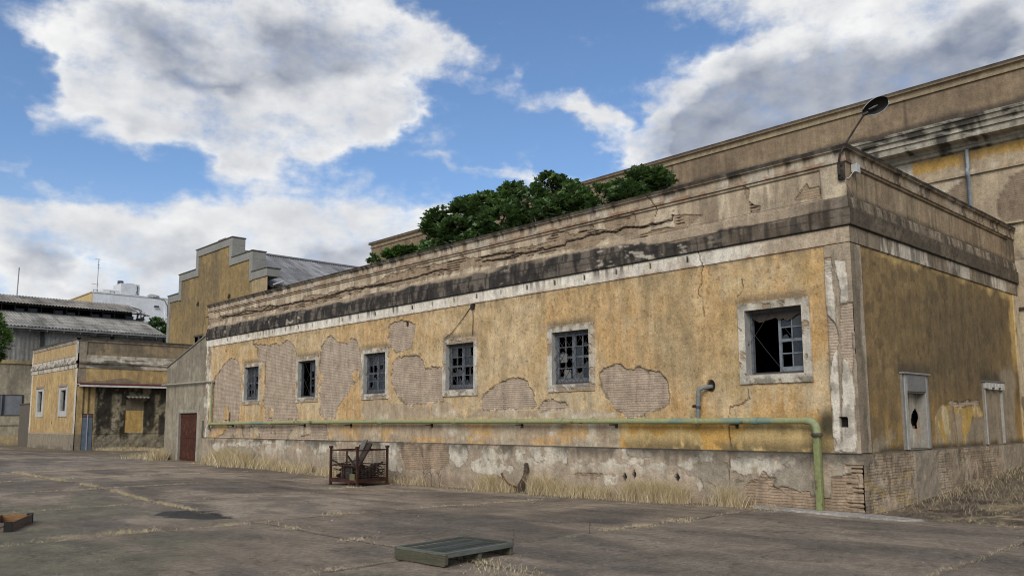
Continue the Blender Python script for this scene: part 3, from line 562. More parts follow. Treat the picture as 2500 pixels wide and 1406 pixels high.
    cl = mixc(cl, (.07, .063, .055), sst(Z, .70 + (st - .5) * .5, 1.0) * sst(n2 + .12 * sst(U, 3, .5), .38, .6) * .85)
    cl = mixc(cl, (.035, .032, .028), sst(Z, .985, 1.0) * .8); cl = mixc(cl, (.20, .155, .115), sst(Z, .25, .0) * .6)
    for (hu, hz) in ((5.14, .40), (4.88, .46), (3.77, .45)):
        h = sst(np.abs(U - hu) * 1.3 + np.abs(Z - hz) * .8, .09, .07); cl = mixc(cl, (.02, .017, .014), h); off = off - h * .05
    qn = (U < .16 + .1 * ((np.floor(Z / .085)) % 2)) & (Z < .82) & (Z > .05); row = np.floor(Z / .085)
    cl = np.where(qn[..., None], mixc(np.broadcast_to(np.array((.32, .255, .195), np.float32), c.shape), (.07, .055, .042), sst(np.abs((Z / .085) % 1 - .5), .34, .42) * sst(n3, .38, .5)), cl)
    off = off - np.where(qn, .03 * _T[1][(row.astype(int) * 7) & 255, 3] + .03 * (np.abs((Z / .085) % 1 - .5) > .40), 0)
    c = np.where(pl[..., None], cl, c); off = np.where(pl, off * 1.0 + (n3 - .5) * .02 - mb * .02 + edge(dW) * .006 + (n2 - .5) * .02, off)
    # --- structural cracks
    dk = np.full(U.shape, 1., np.float32)
    for p in CRACK[:3] + CRACK[4:]: dk = np.minimum(dk, sdline(U + wob(U, Z, 7, .06, 7), Z + wob(U, Z, 3, .06, 7), p))
    k = sst(dk, .019, .006) * sst(fbm(U * 3, Z * 3, 2), .30, .5); c = mixc(c, (.06, .045, .03), k * .8); off = off - k * .02
    return c, off, msk

def paint_side(U, Z, PO):
    n1 = fbm(U * .6 + 40, Z * .6, 1); n2 = fbm(U * 2 + 9, Z * 2, 3); n3 = fbm(U * 7, Z * 7, 5); st = drips(U + 3, Z, 2); st2 = fbm(U * 3 + 5, Z * .5, 6, 3); fl = fbm(U * 16, Z * 16, 2, 3)
    msk = np.zeros_like(U); off = (n3 - .5) * .008 + (n2 - .5) * .01
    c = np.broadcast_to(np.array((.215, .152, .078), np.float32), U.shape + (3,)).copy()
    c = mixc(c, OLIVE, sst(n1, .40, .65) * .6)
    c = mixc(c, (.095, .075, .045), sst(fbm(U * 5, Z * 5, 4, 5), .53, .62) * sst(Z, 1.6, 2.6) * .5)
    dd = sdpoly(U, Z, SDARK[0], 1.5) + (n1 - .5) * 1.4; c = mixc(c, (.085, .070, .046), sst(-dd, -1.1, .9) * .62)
    c = mixc(c, (.31, .20, .07), sst(Z, 2.3, 1.5) * sst(n2, .42, .56) * .6)
    c = mixc(c, (.46, .34, .15), sst(Z + (n2 - .5) * .45 - sst(U, 1.5, .5) * .0, 4.56, 4.76) * .8)
    c = mixc(c, (.50, .36, .15), sst(U, 8.75 + (n2 - .5) * .4, 9.0 + (n2 - .5) * .4) * sst(Z, 2.6, 3.2) * .7)
    c = mixc(c, (.30, .255, .20), sst(Z, 1.55, 1.15) * sst(fbm(U * 3, Z * 3, 7), .52, .58) * .7)
    dg = sdpoly(U, Z, SGREY[0]) + wob(U, Z, 3, .35, 2); c = mixc(c, (.235, .20, .155), sst(-dg, -.12, .1) * .9)
    db = sdpoly(U, Z, SBRIGHT[0]) + wob(U, Z, 2, .18, 4); b = edge(db, .03)
    c = mixc(c, mixc(np.broadcast_to(np.array((.38, .26, .085), np.float32), c.shape), (.46, .38, .24), sst(fbm(U * 5, Z * 2, 1), .5, .6)), b)
    c = mixc(c, (.27, .225, .175), b * sst(n2, .5, .58) * .8)
    dp = sdpoly(U, Z, SPINK[0]) + wob(U, Z, 5, .08, 8); p = edge(dp); c = mixc(c, (.34, .28, .22), p); c = mixc(c, (.06, .05, .035), sst(np.abs(dp), .025, .006) * sst(n3, .45, .55) * .8)
    msk = p * .7; off = off - p * .015
    c = mixc(c, (.05, .045, .035), sst(np.abs(U - 4.62 + (Z - 1.5) * .12 + wob(U, Z, 1, .05, 5)), .02, .008) * (Z > 1.1) * (Z < 1.9) * .8)
    c = mixc(c, (.05, .045, .032), sst(Z, 1.18, 1.03) * sst(n2, .3, .6) * .85)
    for (a, b_) in ((1.8, 3.18), (6.34, 7.77)):                         # soot above the two blocked openings
        w = sst(np.abs(U - (a + b_) / 2), .85, .6); c = mixc(c, (.05, .045, .036), w * sst(Z, 2.42, 2.48) * sst(Z, 2.85, 2.5) * .75)
    # corner pilasters
    pil = np.maximum(sst(U, .41, .39), sst(U, 9.2, 9.22)); pm = pil * (Z > 1.0) * (Z < 4.73)
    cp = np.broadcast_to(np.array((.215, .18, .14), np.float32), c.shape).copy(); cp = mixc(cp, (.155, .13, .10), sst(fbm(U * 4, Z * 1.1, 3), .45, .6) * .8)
    cp = mixc(cp, (.34, .305, .255), sst(U, .24 + (n2 - .5) * .3, .34 + (n2 - .5) * .3) * sst(U, .42, .40) * .7); cp = mixc(cp, (.42, .37, .28), (U > 9) * sst(n2, .4, .5))
    c = c * (1 - pm[..., None]) + cp * pm[..., None]; off = np.where(pm > .5, .028 + (n3 - .5) * .014, off)
    fz = (Z >= 4.728) & (Z < 5.032) & (PO < .09)
    cf = mixc(np.broadcast_to(np.array((.215, .18, .14), np.float32), c.shape), (.50, .47, .42), sst(fbm(U * 1.4, Z * .8, 2), .53, .60) * .8)
    cf = mixc(cf, (.07, .062, .052), sst(st, .5, .66) * .6)
    c = np.where(fz[..., None], cf, c); off = np.where(fz, (n3 - .5) * .012, off)
    dz = (Z >= 5.03) & (Z <= 5.565) & ((PO > .021) | (Z > 5.034))
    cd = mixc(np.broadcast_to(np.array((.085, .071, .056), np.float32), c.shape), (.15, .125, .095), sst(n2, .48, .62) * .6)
    cd = mixc(cd, (.19, .155, .115), sst(Z, 5.34, 5.40) * sst(st, .35, .55) * .7); cd = mixc(cd, (.30, .26, .21), sst(st, .56, .66) * sst(Z, 5.36, 5.42) * .5); cd = mixc(cd, (.03, .026, .022), sst(Z, 5.06, 5.036) * .8 + sst(fl, .6, .7) * .5)
    c = np.where(dz[..., None], cd, c); off = np.where(dz, (n3 - .5) * .02, off)
    pp = (Z > 5.56) & (Z <= 6.182) & (PO < .03)
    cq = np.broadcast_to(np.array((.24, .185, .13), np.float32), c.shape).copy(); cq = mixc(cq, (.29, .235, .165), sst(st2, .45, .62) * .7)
    cq = mixc(cq, (.075, .062, .048), sst(Z, 5.72 + (n2 - .5) * .2, 5.58) * .75 + sst(st, .56, .7) * .4); cq = mixc(cq, (.05, .045, .035), sst(U, 8.3, 9.1) * sst(n2, .4, .6) * .7)
    pan = (U > .40) & (U < 9.15) & (Z > 5.61) & (Z < 6.13)
    cq = mixc(cq, (.05, .04, .03), (sst(np.abs(Z - 6.13), .02, .006) + sst(np.abs(U - .40), .02, .006) * (Z > 5.6)) * (U > .38) * (U < 9.17) * .7)
    c = np.where(pp[..., None], cq, c); off = np.where(pp, pan * -.03 + (n3 - .5) * .012, off)
    cz = (Z > 6.178) & ~pp
    cc = mixc(np.broadcast_to(np.array((.27, .215, .16), np.float32), c.shape), (.40, .36, .30), sst(n2, .5, .62) * .6)
    cc = mixc(cc, (.04, .033, .028), sst(drips(U, Z, 4, 7), .55, .64) * .7); cc = mixc(cc, (.025, .022, .02), sst(Z, 6.40, 6.43) * (.75 + .3 * n3))
    c = np.where(cz[..., None], cc, c); off = np.where(cz, (n3 - .5) * .016, off)
    pl = (Z < 1.04) & (PO > .005) | (Z < 1.0)
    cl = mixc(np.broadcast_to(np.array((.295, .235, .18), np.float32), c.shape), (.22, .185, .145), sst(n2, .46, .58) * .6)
    cl = mixc(cl, (.36, .31, .25), sst(fbm(U * 3, Z * 1.2, 5), .54, .6) * .6); cl = mixc(cl, (.10, .08, .062), sst(fbm(U * 7, Z * 2.4, 1, 4), .58, .64) * .6)
    rp = sst(np.abs(U - 2.75), .62, .58) + sst(np.abs(U - 8.3), 1.0, .8); cl = mixc(cl, (.235, .205, .17), rp * .9)
    cl = mixc(cl, (.33, .25, .13), sst(fbm(U * 5, Z * 7, 3), .56, .6) * sst(U, 2.1, 1.9) * sst(Z, .8, .5) * .7)
    mb = (1 - np.clip(rp, 0, 1)) * sst(fbm(U * 1.4, Z * 2, 6), .34, .5) * .9; cl = mixc(cl, (.12, .095, .07), mb * sst(np.abs(((Z + wob(U, Z, 2, .03, 5)) / .11) % 1 - .5), .38, .47) * sst(n3, .40, .5) * .8); cl = mixc(cl, (.12, .095, .07), mb * sst(np.abs(((U + .11 * np.floor(Z / .11)) / .24) % 1 - .5), .42, .48) * sst(n3, .45, .55) * .7); cl = mixc(cl, (.05, .042, .034), sst(Z, .985, 1.0) * .8)
    c = np.where(pl[..., None], cl, c); off = np.where(pl, (n3 - .5) * .03 - mb * .015 + (n2 - .5) * .02, off); msk = np.where(pl, mb * .9, msk)
    return c, off, msk

# ---------------------------------------------------------------- the long yellow building on the corner
P_PL = [(-.45, .07), (.99, .07), (1.03, -.004)]; P_W = [(1.03, 0), (4.73, 0)]; P_F = [(4.73, -.004), (4.734, .03), (5.03, .03)]
P_C = [(5.03, .02), (5.034, .075), (5.33, .085), (5.345, .05), (5.54, .03), (5.56, .02)]; P_P = [(5.56, .02), (6.18, .02)]
P_K = [(6.18, .02), (6.19, .05), (6.25, .055), (6.26, .03), (6.40, .035), (6.41, .09), (6.49, .10), (6.505, .06), (6.51, -.40)]
bld = empty('old_building', (4.8, 13.6, 0), 0, 'long single storey yellow building with peeling plaster, six barred windows and a black stained cornice', 'building')
keepu = sorted([c + s for c in WIN_C for s in (-.585, .585)] + [.455, 26.86])
UF = grid_coords(0, BL, .021, .042, keepu); US = grid_coords(0, BW, .024, .036, [.40, 9.21])
UFs = grid_coords(0, BL, .024, .048, [.45, 26.8])
openings = [(c - .585, c + .585, 2.45, 3.70) for c in WIN_C]
def strips(nm, prof, dz, zk=(), holes_f=(), holes_s=()):
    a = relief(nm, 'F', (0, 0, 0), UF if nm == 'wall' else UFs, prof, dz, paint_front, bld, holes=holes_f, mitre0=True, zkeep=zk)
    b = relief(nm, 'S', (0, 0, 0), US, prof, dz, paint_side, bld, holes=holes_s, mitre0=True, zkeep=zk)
    return a, b
def join(objs):
    """merge meshes that share vertex layers into the first one, through data only"""
    base = objs[0]; ms = [o.data for o in objs]
    V = []; F = []; C = []; K = []; UVl = []; b = 0
    for me in ms:
        n = len(me.vertices); v = np.empty(n * 3, np.float32); me.vertices.foreach_get('co', v); V.append(v.reshape(-1, 3))
        f = np.empty(len(me.loops), np.int32); me.loops.foreach_get('vertex_index', f); F.append(f.reshape(-1, 4) + b)
        c = np.empty(n * 4, np.float32); me.color_attributes['Col'].data.foreach_get('color', c); C.append(c.reshape(-1, 4)[:, :3])
        k = np.empty(n, np.float32); me.attributes['Msk'].data.foreach_get('value', k); K.append(k)
        u = np.empty(len(me.loops) * 2, np.float32); me.uv_layers[0].data.foreach_get('uv', u); UVl.append(u); b += n
    nm = base.name; par = base.parent; mats = list(ms[0].materials)
    for o in objs: bpy.data.objects.remove(o)
    o = npmesh(nm, np.concatenate(V), np.concatenate(F), mats, par, np.concatenate(C), np.concatenate(K))
    l = o.data.uv_layers.new(name='UVMap'); l.data.foreach_set('uv', np.concatenate(UVl)); o.name = nm
    for me in ms: bpy.data.meshes.remove(me)
    return o
join(strips('plinth', P_PL, .026))
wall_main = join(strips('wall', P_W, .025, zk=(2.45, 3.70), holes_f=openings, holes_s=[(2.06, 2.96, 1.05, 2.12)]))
join(strips('frieze', P_F, .025)); join(strips('cornice', P_C, .024)); join(strips('parapet', P_P, .022)); join(strips('coping', P_K, .02))
m = MB(); g = (.20, .18, .15)
m.add([(.35, .35, 5.62), (BW, .35, 5.62), (BW, BL - .3, 5.62), (.35, BL - .3, 5.62)], [(0, 1, 2, 3)], (.16, .14, .12))
m.add([(.35, .35, 6.5), (.35, BL - .3, 6.5), (.35, BL - .3, 5.62), (.35, .35, 5.62)], [(0, 1, 2, 3)], g)
m.add([(.35, .35, 6.5), (.35, .35, 5.62), (BW, .35, 5.62), (BW, .35, 6.5)], [(0, 1, 2, 3)], g)
m.add([(-.02, BL, -.4), (-.02, BL, 6.5), (BW, BL, 6.5), (BW, BL, -.4)], [(0, 1, 2, 3)], (.28, .24, .19))
m.add([(.35, BL - .3, 5.62), (BW, BL - .3, 5.62), (BW, BL - .3, 6.5), (.35, BL - .3, 6.5)], [(0, 1, 2, 3)], g)
m.add([(.35, BL - .3, 6.5), (BW, BL - .3, 6.5), (BW, BL, 6.5), (-.02, BL, 6.5), (-.02, BL - .3, 6.5)], [(0, 1, 2, 3, 4)], g)
m.build('roof', M_plain, bld)
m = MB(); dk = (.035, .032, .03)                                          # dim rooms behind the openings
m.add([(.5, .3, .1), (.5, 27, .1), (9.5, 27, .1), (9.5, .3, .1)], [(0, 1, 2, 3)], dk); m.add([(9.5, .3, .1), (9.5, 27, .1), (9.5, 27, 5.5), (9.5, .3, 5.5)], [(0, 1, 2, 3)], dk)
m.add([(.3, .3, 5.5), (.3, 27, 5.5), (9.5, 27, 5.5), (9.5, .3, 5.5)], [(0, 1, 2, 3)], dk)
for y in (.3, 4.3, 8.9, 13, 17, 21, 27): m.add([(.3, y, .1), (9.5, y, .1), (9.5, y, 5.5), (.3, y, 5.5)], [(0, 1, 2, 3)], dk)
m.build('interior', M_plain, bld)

# windows: surround and reveal, sash, panes, iron lattice
def paint_surround(cu, seed, z0=2.26, z1=3.86, hw=.745, base=(.43, .41, .37)):
    def f(U, Z, PO):
        n2 = fbm(U * 3 + seed, Z * 3, seed); n3 = fbm(U * 9 + seed, Z * 9, seed + 2); st = fbm(U * 10, Z * 1.2 + seed, 3, 3)
        c = np.broadcast_to(np.array(base, np.float32), U.shape + (3,)).copy()
        c = mixc(c, (.29, .255, .21), sst(n2, .48, .6) * .7); c = mixc(c, (.17, .155, .13), sst(Z, z1 - .22, z1 - .02) * sst(n3, .35, .6) * .85)
        c = mixc(c, (.06, .055, .048), sst(Z, z1 - .05, z1) * sst(n3, .3, .5) * .8)
        c = mixc(c, (.15, .14, .115), sst(Z, z0 + .2, z0 + .1) * sst(n3, .42, .56) * .8)
        lost = sst(n2 + (n3 - .5) * .5 + sst(Z, z0 + .35, z0) * .10, .60, .63)
        c = mixc(c, (.30, .24, .185), lost)
        e = (np.minimum(hw - np.abs(U - cu), np.minimum(Z - z0, z1 - Z)) < .004)
        off = np.where(e, -.012, .042 - lost * .02 + (n3 - .5) * .008)
        return c, off, lost * .4
    return f
BLUE = (.105, .112, .122); SASHD = (.06, .064, .07)
for wi, c in enumerate(WIN_C):
    wroot = None
    us = np.concatenate([[c - .747, c - .742], grid_coords(c - .735, c + .735, .026, .026, [c - .585, c + .585]), [c + .742, c + .747]])
    sur = relief('window', 'F', (0, 0, 0), us, [(2.258, 0), (2.263, 0), (3.857, 0), (3.862, 0)], .026, paint_surround(c, wi + 1), bld, holes=[(c - .585, c + .585, 2.45, 3.70)], zkeep=(2.45, 3.70))
    m = MB(); y0, y1, z0, z1 = c - .585, c + .585, 2.45, 3.70; xo, xi = -.04, (.235 if wi == 0 else .155)
    J = (.33, .315, .285); m.add([(xo, y1, z0), (xi, y1, z0), (xi, y1, z1), (xo, y1, z1)], [(3, 2, 1, 0)], J)
    m.add([(xo, y0, z0), (xi, y0, z0), (xi, y0, z1), (xo, y0, z1)], [(0, 1, 2, 3)], J)
    m.add([(xo, y0, z1), (xi, y0, z1), (xi, y1, z1), (xo, y1, z1)], [(0, 1, 2, 3)], (.20, .18, .16))
    m.box(xo + .01, xi, y0, y1, z0 - .06, z0 + .015, (.22, .205, .175))
    m.box(.03, .09, y1 - .012, y1 + .02, z0 + .6, z0 + .66, (.2, .19, .17))
    m.build('reveal', M_paint, sur)
    # joinery
    fr = MB(); gl = MB(); X0, X1 = (.17, .22) if wi == 0 else (.10, .15); rr = random.Random(40 + wi); fc = BLUE if wi in (0, 1) else SASHD if wi in (4,) else (.088, .093, .102)
    fr.box(X0 - .01, X1 + .02, y0, y0 + .045, z0 + .02, z1, fc); fr.box(X0 - .01, X1 + .02, y1 - .045, y1, z0 + .02, z1, fc)
    fr.box(X0 - .008, X1 + .018, y0 + .045, y1 - .045, z1 - .05, z1, fc); fr.box(X0 - .03, X1 + .018, y0 + .045, y1 - .045, z0 + .02, z0 + .055, (.06, .045, .04))
    yb = [y0 + .045, c, y1 - .045]; zb_ = [z0 + .055, z1 - .05]
    for s in (0, 1):
        if wi == 0 and s == 1: continue                               # the far sash of the widest-open window is gone
        if wi == 4 and s == 1: continue
        a, b = yb[s], yb[s + 1]; xs = X0 + .004
        if wi == 0: fcs = (.165, .18, .195)
        else: fcs = fc
        st_ = .05; fr.box(xs, X1, a, a + st_, zb_[0], zb_[1], fcs); fr.box(xs, X1, b - st_, b, zb_[0], zb_[1], fcs)
        fr.box(xs + .002, X1, a + st_, b - st_, zb_[0], zb_[0] + .09, fcs); fr.box(xs + .002, X1, a + st_, b - st_, zb_[1] - .06, zb_[1], fcs)
        ia, ib, ja, jb = a + st_, b - st_, zb_[0] + .09, zb_[1] - .06; mid = (ia + ib) / 2
        fr.box(xs + .006, X1 - .01, mid - .011, mid + .011, ja, jb, fcs)
        rows = [ja + (jb - ja) * k / 4 for k in range(5)]
        for k in (1, 2, 3): w = .028 if k == 2 else .011; fr.box(xs + .009, X1 - .013, ia, ib, rows[k] - w, rows[k] + w, fcs)
        for k in range(4):
            for q, (p0, p1) in enumerate(((ia, mid), (mid, ib))):
                v = rr.random(); xg = (xs + X1) / 2
                if v < .30: continue
                gc = rr.choice([(.045, .05, .055), (.03, .035, .045), (.06, .06, .058), (.10, .095, .085) if k in (0, 3) else (.035, .04, .05)])
                if v > .72:                                           # broken pane: a jagged remnant
                    hb = rows[k] + (rows[k + 1] - rows[k]) * rr.uniform(.25, .6); pts = [(xg, p0, rows[k]), (xg, p1, rows[k])]
                    nn = 5
                    for t in range(nn): pts.append((xg, p1 + (p0 - p1) * t / (nn - 1), hb + rr.uniform(-.05, .07)))
                    gl.prism(pts, (.004, 0, 0), gc)
                else: gl.box(xg - .002, xg + .002, p0, p1, rows[k], rows[k + 1], gc)
    if wi == 1:
        for (ya, za) in ((c + .30, 2.98), (c + .18, 2.60)): gl.box(.088, .092, ya - .1, ya + .12, za, za + .2, (.17, .165, .15))
    fr.build('sash', M_wood, sur); gl.build('pane', M_glass, sur)
    gr = MB(); xg = .13 if wi == 0 else .075; H = z1 - z0; n = 5; wd = (y1 - y0) / n
    for k in range(-4, n):
        for sgn in (1, -1):
            if rr.random() < (.6 if wi == 0 else .25): continue
            a0 = y0 + k * wd if sgn > 0 else y1 - k * wd
            t0 = 0; P = []
            for t in (0, 1):
                P.append((a0 + sgn * t * 4 * wd, z0 + .03 + t * (H - .05)))
            (ya, za), (yb2, zb2) = P                                  # clip to the opening
            def cut(yv): return za + (zb2 - za) * (yv - ya) / (yb2 - ya)
            lo, hi = (y0 + .01, y1 - .01)
            pts = [(min(max(yy, lo), hi), cut(min(max(yy, lo), hi))) for yy in (ya, yb2)]
            if abs(pts[0][0] - pts[1][0]) < .05: continue
            gr.tube([(xg, pts[0][0], pts[0][1]), (xg + .006, (pts[0][0] + pts[1][0]) / 2, (pts[0][1] + pts[1][1]) / 2 + rr.uniform(-.02, .02)), (xg, pts[1][0], pts[1][1])], .0042, 5, (.05, .045, .042))
    if gr.V: gr.build('lattice', M_metal, sur)
    if wi == 0:
        m = MB(); pts = [(.155, y1 - .04, z1 - .05)]
        for t in range(14): u = t / 13; pts.append((.155, y1 - .04 - u * 1.08, z1 - .09 - .09 * abs(math.sin(u * 7.1)) - rr.uniform(0, .07)))
        pts.append((.155, y0 + .05, z1 - .05)); m.prism(pts, (.01, 0, 0), (.055, .042, .032)); m.build('torn_lining', M_paint, sur)

# blocked doorways in the side wall: raised surround, recessed infill, lintel
for di, (a, b, zt, pr_) in enumerate(((1.86, 3.16, 2.46, 1), (6.42, 7.76, 2.45, 0))):
    m = MB(); cA = (.20, .185, .16) if di == 0 else (.21, .185, .15); cB = (.30, .285, .255)
    w = .20 if di == 0 else .10
    m.box(a, a + w * .45, -.035, .02, 1.03, zt, cA); m.box(a + w * .45, a + w, -.05, .02, 1.03, zt, cB); m.box(b - w, b - w * .5, -.05, .02, 1.03, zt, cB); m.box(b - w * .5, b, -.035, .02, 1.03, zt, cA)
    if di == 0: m.box(a + w, b - w, -.06, .02, zt - .33, zt, (.165, .16, .15)); m.box(a - .02, b + .02, -.085, .02, zt, zt + .035, (.22, .21, .19))
    else:
        m.box(a - .03, b + .03, -.10, .02, zt - .02, zt + .02, (.12, .11, .09))
        for k in range(6): u = a + (b - a) * k / 6; m.box(u + .01, u + (b - a) / 6 - .01, -.09, .02, zt - .13 - .05 * (k % 2) - .03 * (k == 0), zt - .02, (.42, .405, .37))
    fr = m.build('blocked_doorway', M_paint, bld, bevel=.006)
    if di == 0:
        def pin(U, Z, PO):
            n2 = fbm(U * 4, Z * 3, 2); st = fbm(U * 9, Z * 1, 4, 3)
            c = np.broadcast_to(np.array((.27, .25, .215), np.float32), U.shape + (3,)).copy(); c = mixc(c, (.10, .092, .08), sst(st, .45, .6) * sst(Z, 1.7, 2.1) * .8)
            c = mixc(c, (.40, .38, .34), sst(np.hypot(U - 2.5, Z - 1.3), .3, .1) * .8); c = mixc(c, (.36, .22, .14), sst(np.hypot((U - 2.84), (Z - 1.38) * .5), .10, .05) * .7)
            return c, (n2 - .5) * .01, np.zeros_like(U)
        relief('infill', 'S', (0, 0, 0), grid_coords(a + .16, b - .16, .03), [(1.03, -.10), (zt - .30, -.10)], .03, pin, fr, holes=[[(u_ + .22, z_) for u_, z_ in SHOLE]])
        m = MB(); m.box(2.0, 3.0, .30, .34, 1.2, 2.0, (.02, .016, .014)); m.box(2.62, 2.80, .14, .22, 1.40, 1.47, (.25, .12, .08)); m.build('cavity', M_plain, fr)
        m = MB(); jc = (.26, .24, .205); m.box(2.035, 2.064, -.032, .12, 1.045, 2.11, jc); m.box(2.955, 2.985, -.032, .12, 1.045, 2.11, jc); m.box(2.064, 2.955, -.03, .12, 2.105, 2.127, jc); m.box(2.03, 2.99, -.04, .12, 1.02, 1.045, (.15, .135, .11)); m.build('reveal', M_paint, fr)
# ---------------------------------------------------------------- tall building behind
def paint_big(U, Z, PO):
    n2 = fbm(U * 1.3 + 4, Z * 1.3, 3); n3 = fbm(U * 5, Z * 5, 5); st = fbm(U * 5, Z * .5, 2, 3); n1 = fbm(U * .4, Z * .5, 6)
    c = np.broadcast_to(np.array((.195, .148, .105), np.float32), U.shape + (3,)).copy(); off = (n3 - .5) * .012; msk = np.zeros_like(U)
    up = Z > 9.7
    cu = mixc(c, (.15, .115, .085), sst(n2, .5, .64) * .7); cu = mixc(cu, (.235, .185, .13), sst(n1, .48, .62) * .6)
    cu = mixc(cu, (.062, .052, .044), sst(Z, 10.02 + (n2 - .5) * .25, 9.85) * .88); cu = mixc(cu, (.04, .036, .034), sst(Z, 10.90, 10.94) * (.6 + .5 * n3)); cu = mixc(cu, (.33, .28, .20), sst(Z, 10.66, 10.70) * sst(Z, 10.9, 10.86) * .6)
    cu = mixc(cu, (.07, .058, .045), sst(np.abs(Z - 10.66), .03, .01) * .6)
    for k in (2.47, 10.56, 18.6, 26.7): cu = mixc(cu, (.08, .065, .05), sst(np.abs(U - k), .04, .015) * (Z < 10.7) * .7)
    cm = mixc(np.broadcast_to(np.array((.30, .285, .25), np.float32), c.shape), (.045, .042, .04), sst(st + sst(Z, 9.2, 9.7) * .22, .52, .66) * .9)
    cm = mixc(cm, (.42, .40, .36), sst(fbm(U * 2, Z * 9, 1), .54, .6) * .6)
    cl = mixc(np.broadcast_to(np.array((.34, .28, .21), np.float32), c.shape), (.42, .38, .32), sst(n2, .46, .6) * .8)
    cl = mixc(cl, (.40, .25, .07), sst(Z, 8.30, 8.5) * sst(Z - (n2 - .5) * .5, 8.42, 8.6) * .9 * (U < 2.35)); cl = mixc(cl, (.40, .385, .35), (U > 2.38) * (Z > 8.2) * .8)
    cl = mixc(cl, (.20, .155, .115), sst(np.abs(U - .9), .30, .2) * sst(n3, .35, .5) * .5)
    da = np.minimum(sdpoly(U, Z, [(.95, 8.1), (1.3, 7.9), (2.4, 7.2), (2.3, 6.9), (.95, 6.9)]), sdpoly(U, Z, [(-.05, 7.9), (-.5, 8.0), (-.9, 7.6), (-.8, 6.6), (.25, 6.7), (.25, 7.3)])) + wob(U, Z, 4, .12, 5)
    cl = mixc(cl, (.215, .17, .13), edge(da)); cl = mixc(cl, (.07, .055, .04), sst(np.abs(da), .02, .005) * .7)
    dl = (Z < 6.7); cl = mixc(cl, (.25, .20, .155), dl * sst(fbm(U * 1.5, Z * 1.2, 2), .42, .5) * .9); cl = mixc(cl, (.42, .37, .27), dl * sst(fbm(U * 2, Z * .8, 7), .55, .6) * .7)
    cl = mixc(cl, (.05, .04, .03), sst(np.abs(((Z + wob(U, Z, 2, .1, 3)) / .3) % 1 - .5), .44, .49) * dl * sst(n2, .45, .5) * .7)
    c = np.where(up[..., None], cu, np.where((Z > 8.80)[..., None], cm, cl)); msk = np.where(dl, sst(n2, .5, .6) * .7, 0) + edge(da) * .5
    return c, off, msk
bb = empty('tall_building', (9.65, 10.5, 0), 0, 'tall brown building behind the corner one, with a heavy moulded cornice and a plain parapet', 'building')
X0 = 9.65
P_big = [(-.5, 0), (6.62, 0), (6.63, .10), (6.70, .10), (6.72, 0), (8.12, 0), (8.13, .07), (8.20, .08), (8.21, .05), (8.26, .05), (8.27, 0), (8.82, 0), (8.84, .10), (8.92, .12), (8.93, .18), (9.02, .22), (9.03, .50), (9.20, .51), (9.21, .56), (9.34, .58), (9.35, .64), (9.46, .68), (9.47, .72), (9.54, .74), (9.66, .10), (9.72, .0)]
relief('wall', 'F', (X0, 0, 0), grid_coords(-9, 29.77, .05, .12), P_big, .05, paint_big, bb)
relief('parapet', 'F', (X0, 0, 0), grid_coords(-9, 29.77, .05, .12, [2.47, 10.56]), [(9.72, 0), (10.68, 0), (10.69, .05), (10.76, .06), (10.78, .02), (10.86, .04), (10.88, .12), (10.97, .13), (11.0, .09), (11.01, -.5)], .05, paint_big, bb)
m = MB()
m.add([(X0, 29.77, -.5), (X0, 29.77, 11), (24, 29.77, 11), (24, 29.77, -.5)], [(0, 1, 2, 3)], (.27, .205, .135))
m.box(X0 - .12, X0 + .6, 29.77, 29.88, 10.87, 10.99, (.09, .08, .07)); m.box(X0 - .04, X0 + .5, 29.76, 29.82, 10.68, 10.77, (.27, .21, .14))
m.add([(X0 + .4, -9, 10.6), (24, -9, 10.6), (24, 29.77, 10.6), (X0 + .4, 29.77, 10.6)], [(0, 1, 2, 3)], (.2, .18, .16))
m.add([(X0, -9, -.5), (24, -9, -.5), (24, -9, 11), (X0, -9, 11)], [(0, 1, 2, 3)], (.27, .205, .135))
m.build('end_wall', M_plain, bb)
m = MB(); m.tube([(X0 - .10, .90, 8.82), (X0 - .10, .90, 8.3), (X0 - .17, .90, 8.26), (X0 - .17, .90, 8.12), (X0 - .10, .90, 8.06), (X0 - .10, .90, 5.2)], .05, 10, (.22, .25, .26)); m.build('drainpipe', M_paint, bb)
m = MB(); m.bar((X0 - .02, -.0, 4.40), (X0 - .02, -.45, 4.40), .12, .05, (.07, .05, .04)); m.build('bracket', M_metal, bb); m = MB(); m.bar((X0 + .02, .02, 5.42), (X0 - .14, -.06, 5.40), .03, .03, (.04, .035, .03)); m.build('bracket', M_metal, bb)

# ---------------------------------------------------------------- grey lean-to with the rusty door
lt = empty('lean_to', (1.5, 29.5, 0), 0, 'bare grey cement lean-to with a sloping top and a rusty door', 'shed')
def paint_lt(U, Z, PO):
    n2 = fbm(U * 1.2, Z * 1.4, 4); n3 = fbm(U * 6, Z * 6, 1); st = fbm(U * 5, Z * .6, 6, 3)
    c = np.broadcast_to(np.array((.232, .208, .168), np.float32), U.shape + (3,)).copy()
    c = mixc(c, (.165, .15, .128), sst(Z, 3.2, 3.6) * .55); c = mixc(c, (.27, .25, .205), sst(n2, .5, .62) * .7); c = mixc(c, (.15, .135, .11), sst(st, .55, .68) * .6)
    c = mixc(c, (.12, .108, .09), sst(Z, .5, .05) * .5); c = mixc(c, (.08, .07, .06), sst(np.abs(Z - 3.28), .03, .01) * .5)
    dr = (np.abs(U - 29.1) < 1.17) & (Z < 2.2); c = mixc(c, (.26, .245, .215), dr * 1.0)
    return c, (n3 - .5) * .012, np.zeros_like(U)
top = lambda y: 5.29 - (y - 27.33) * (5.29 - 4.12) / 4.3
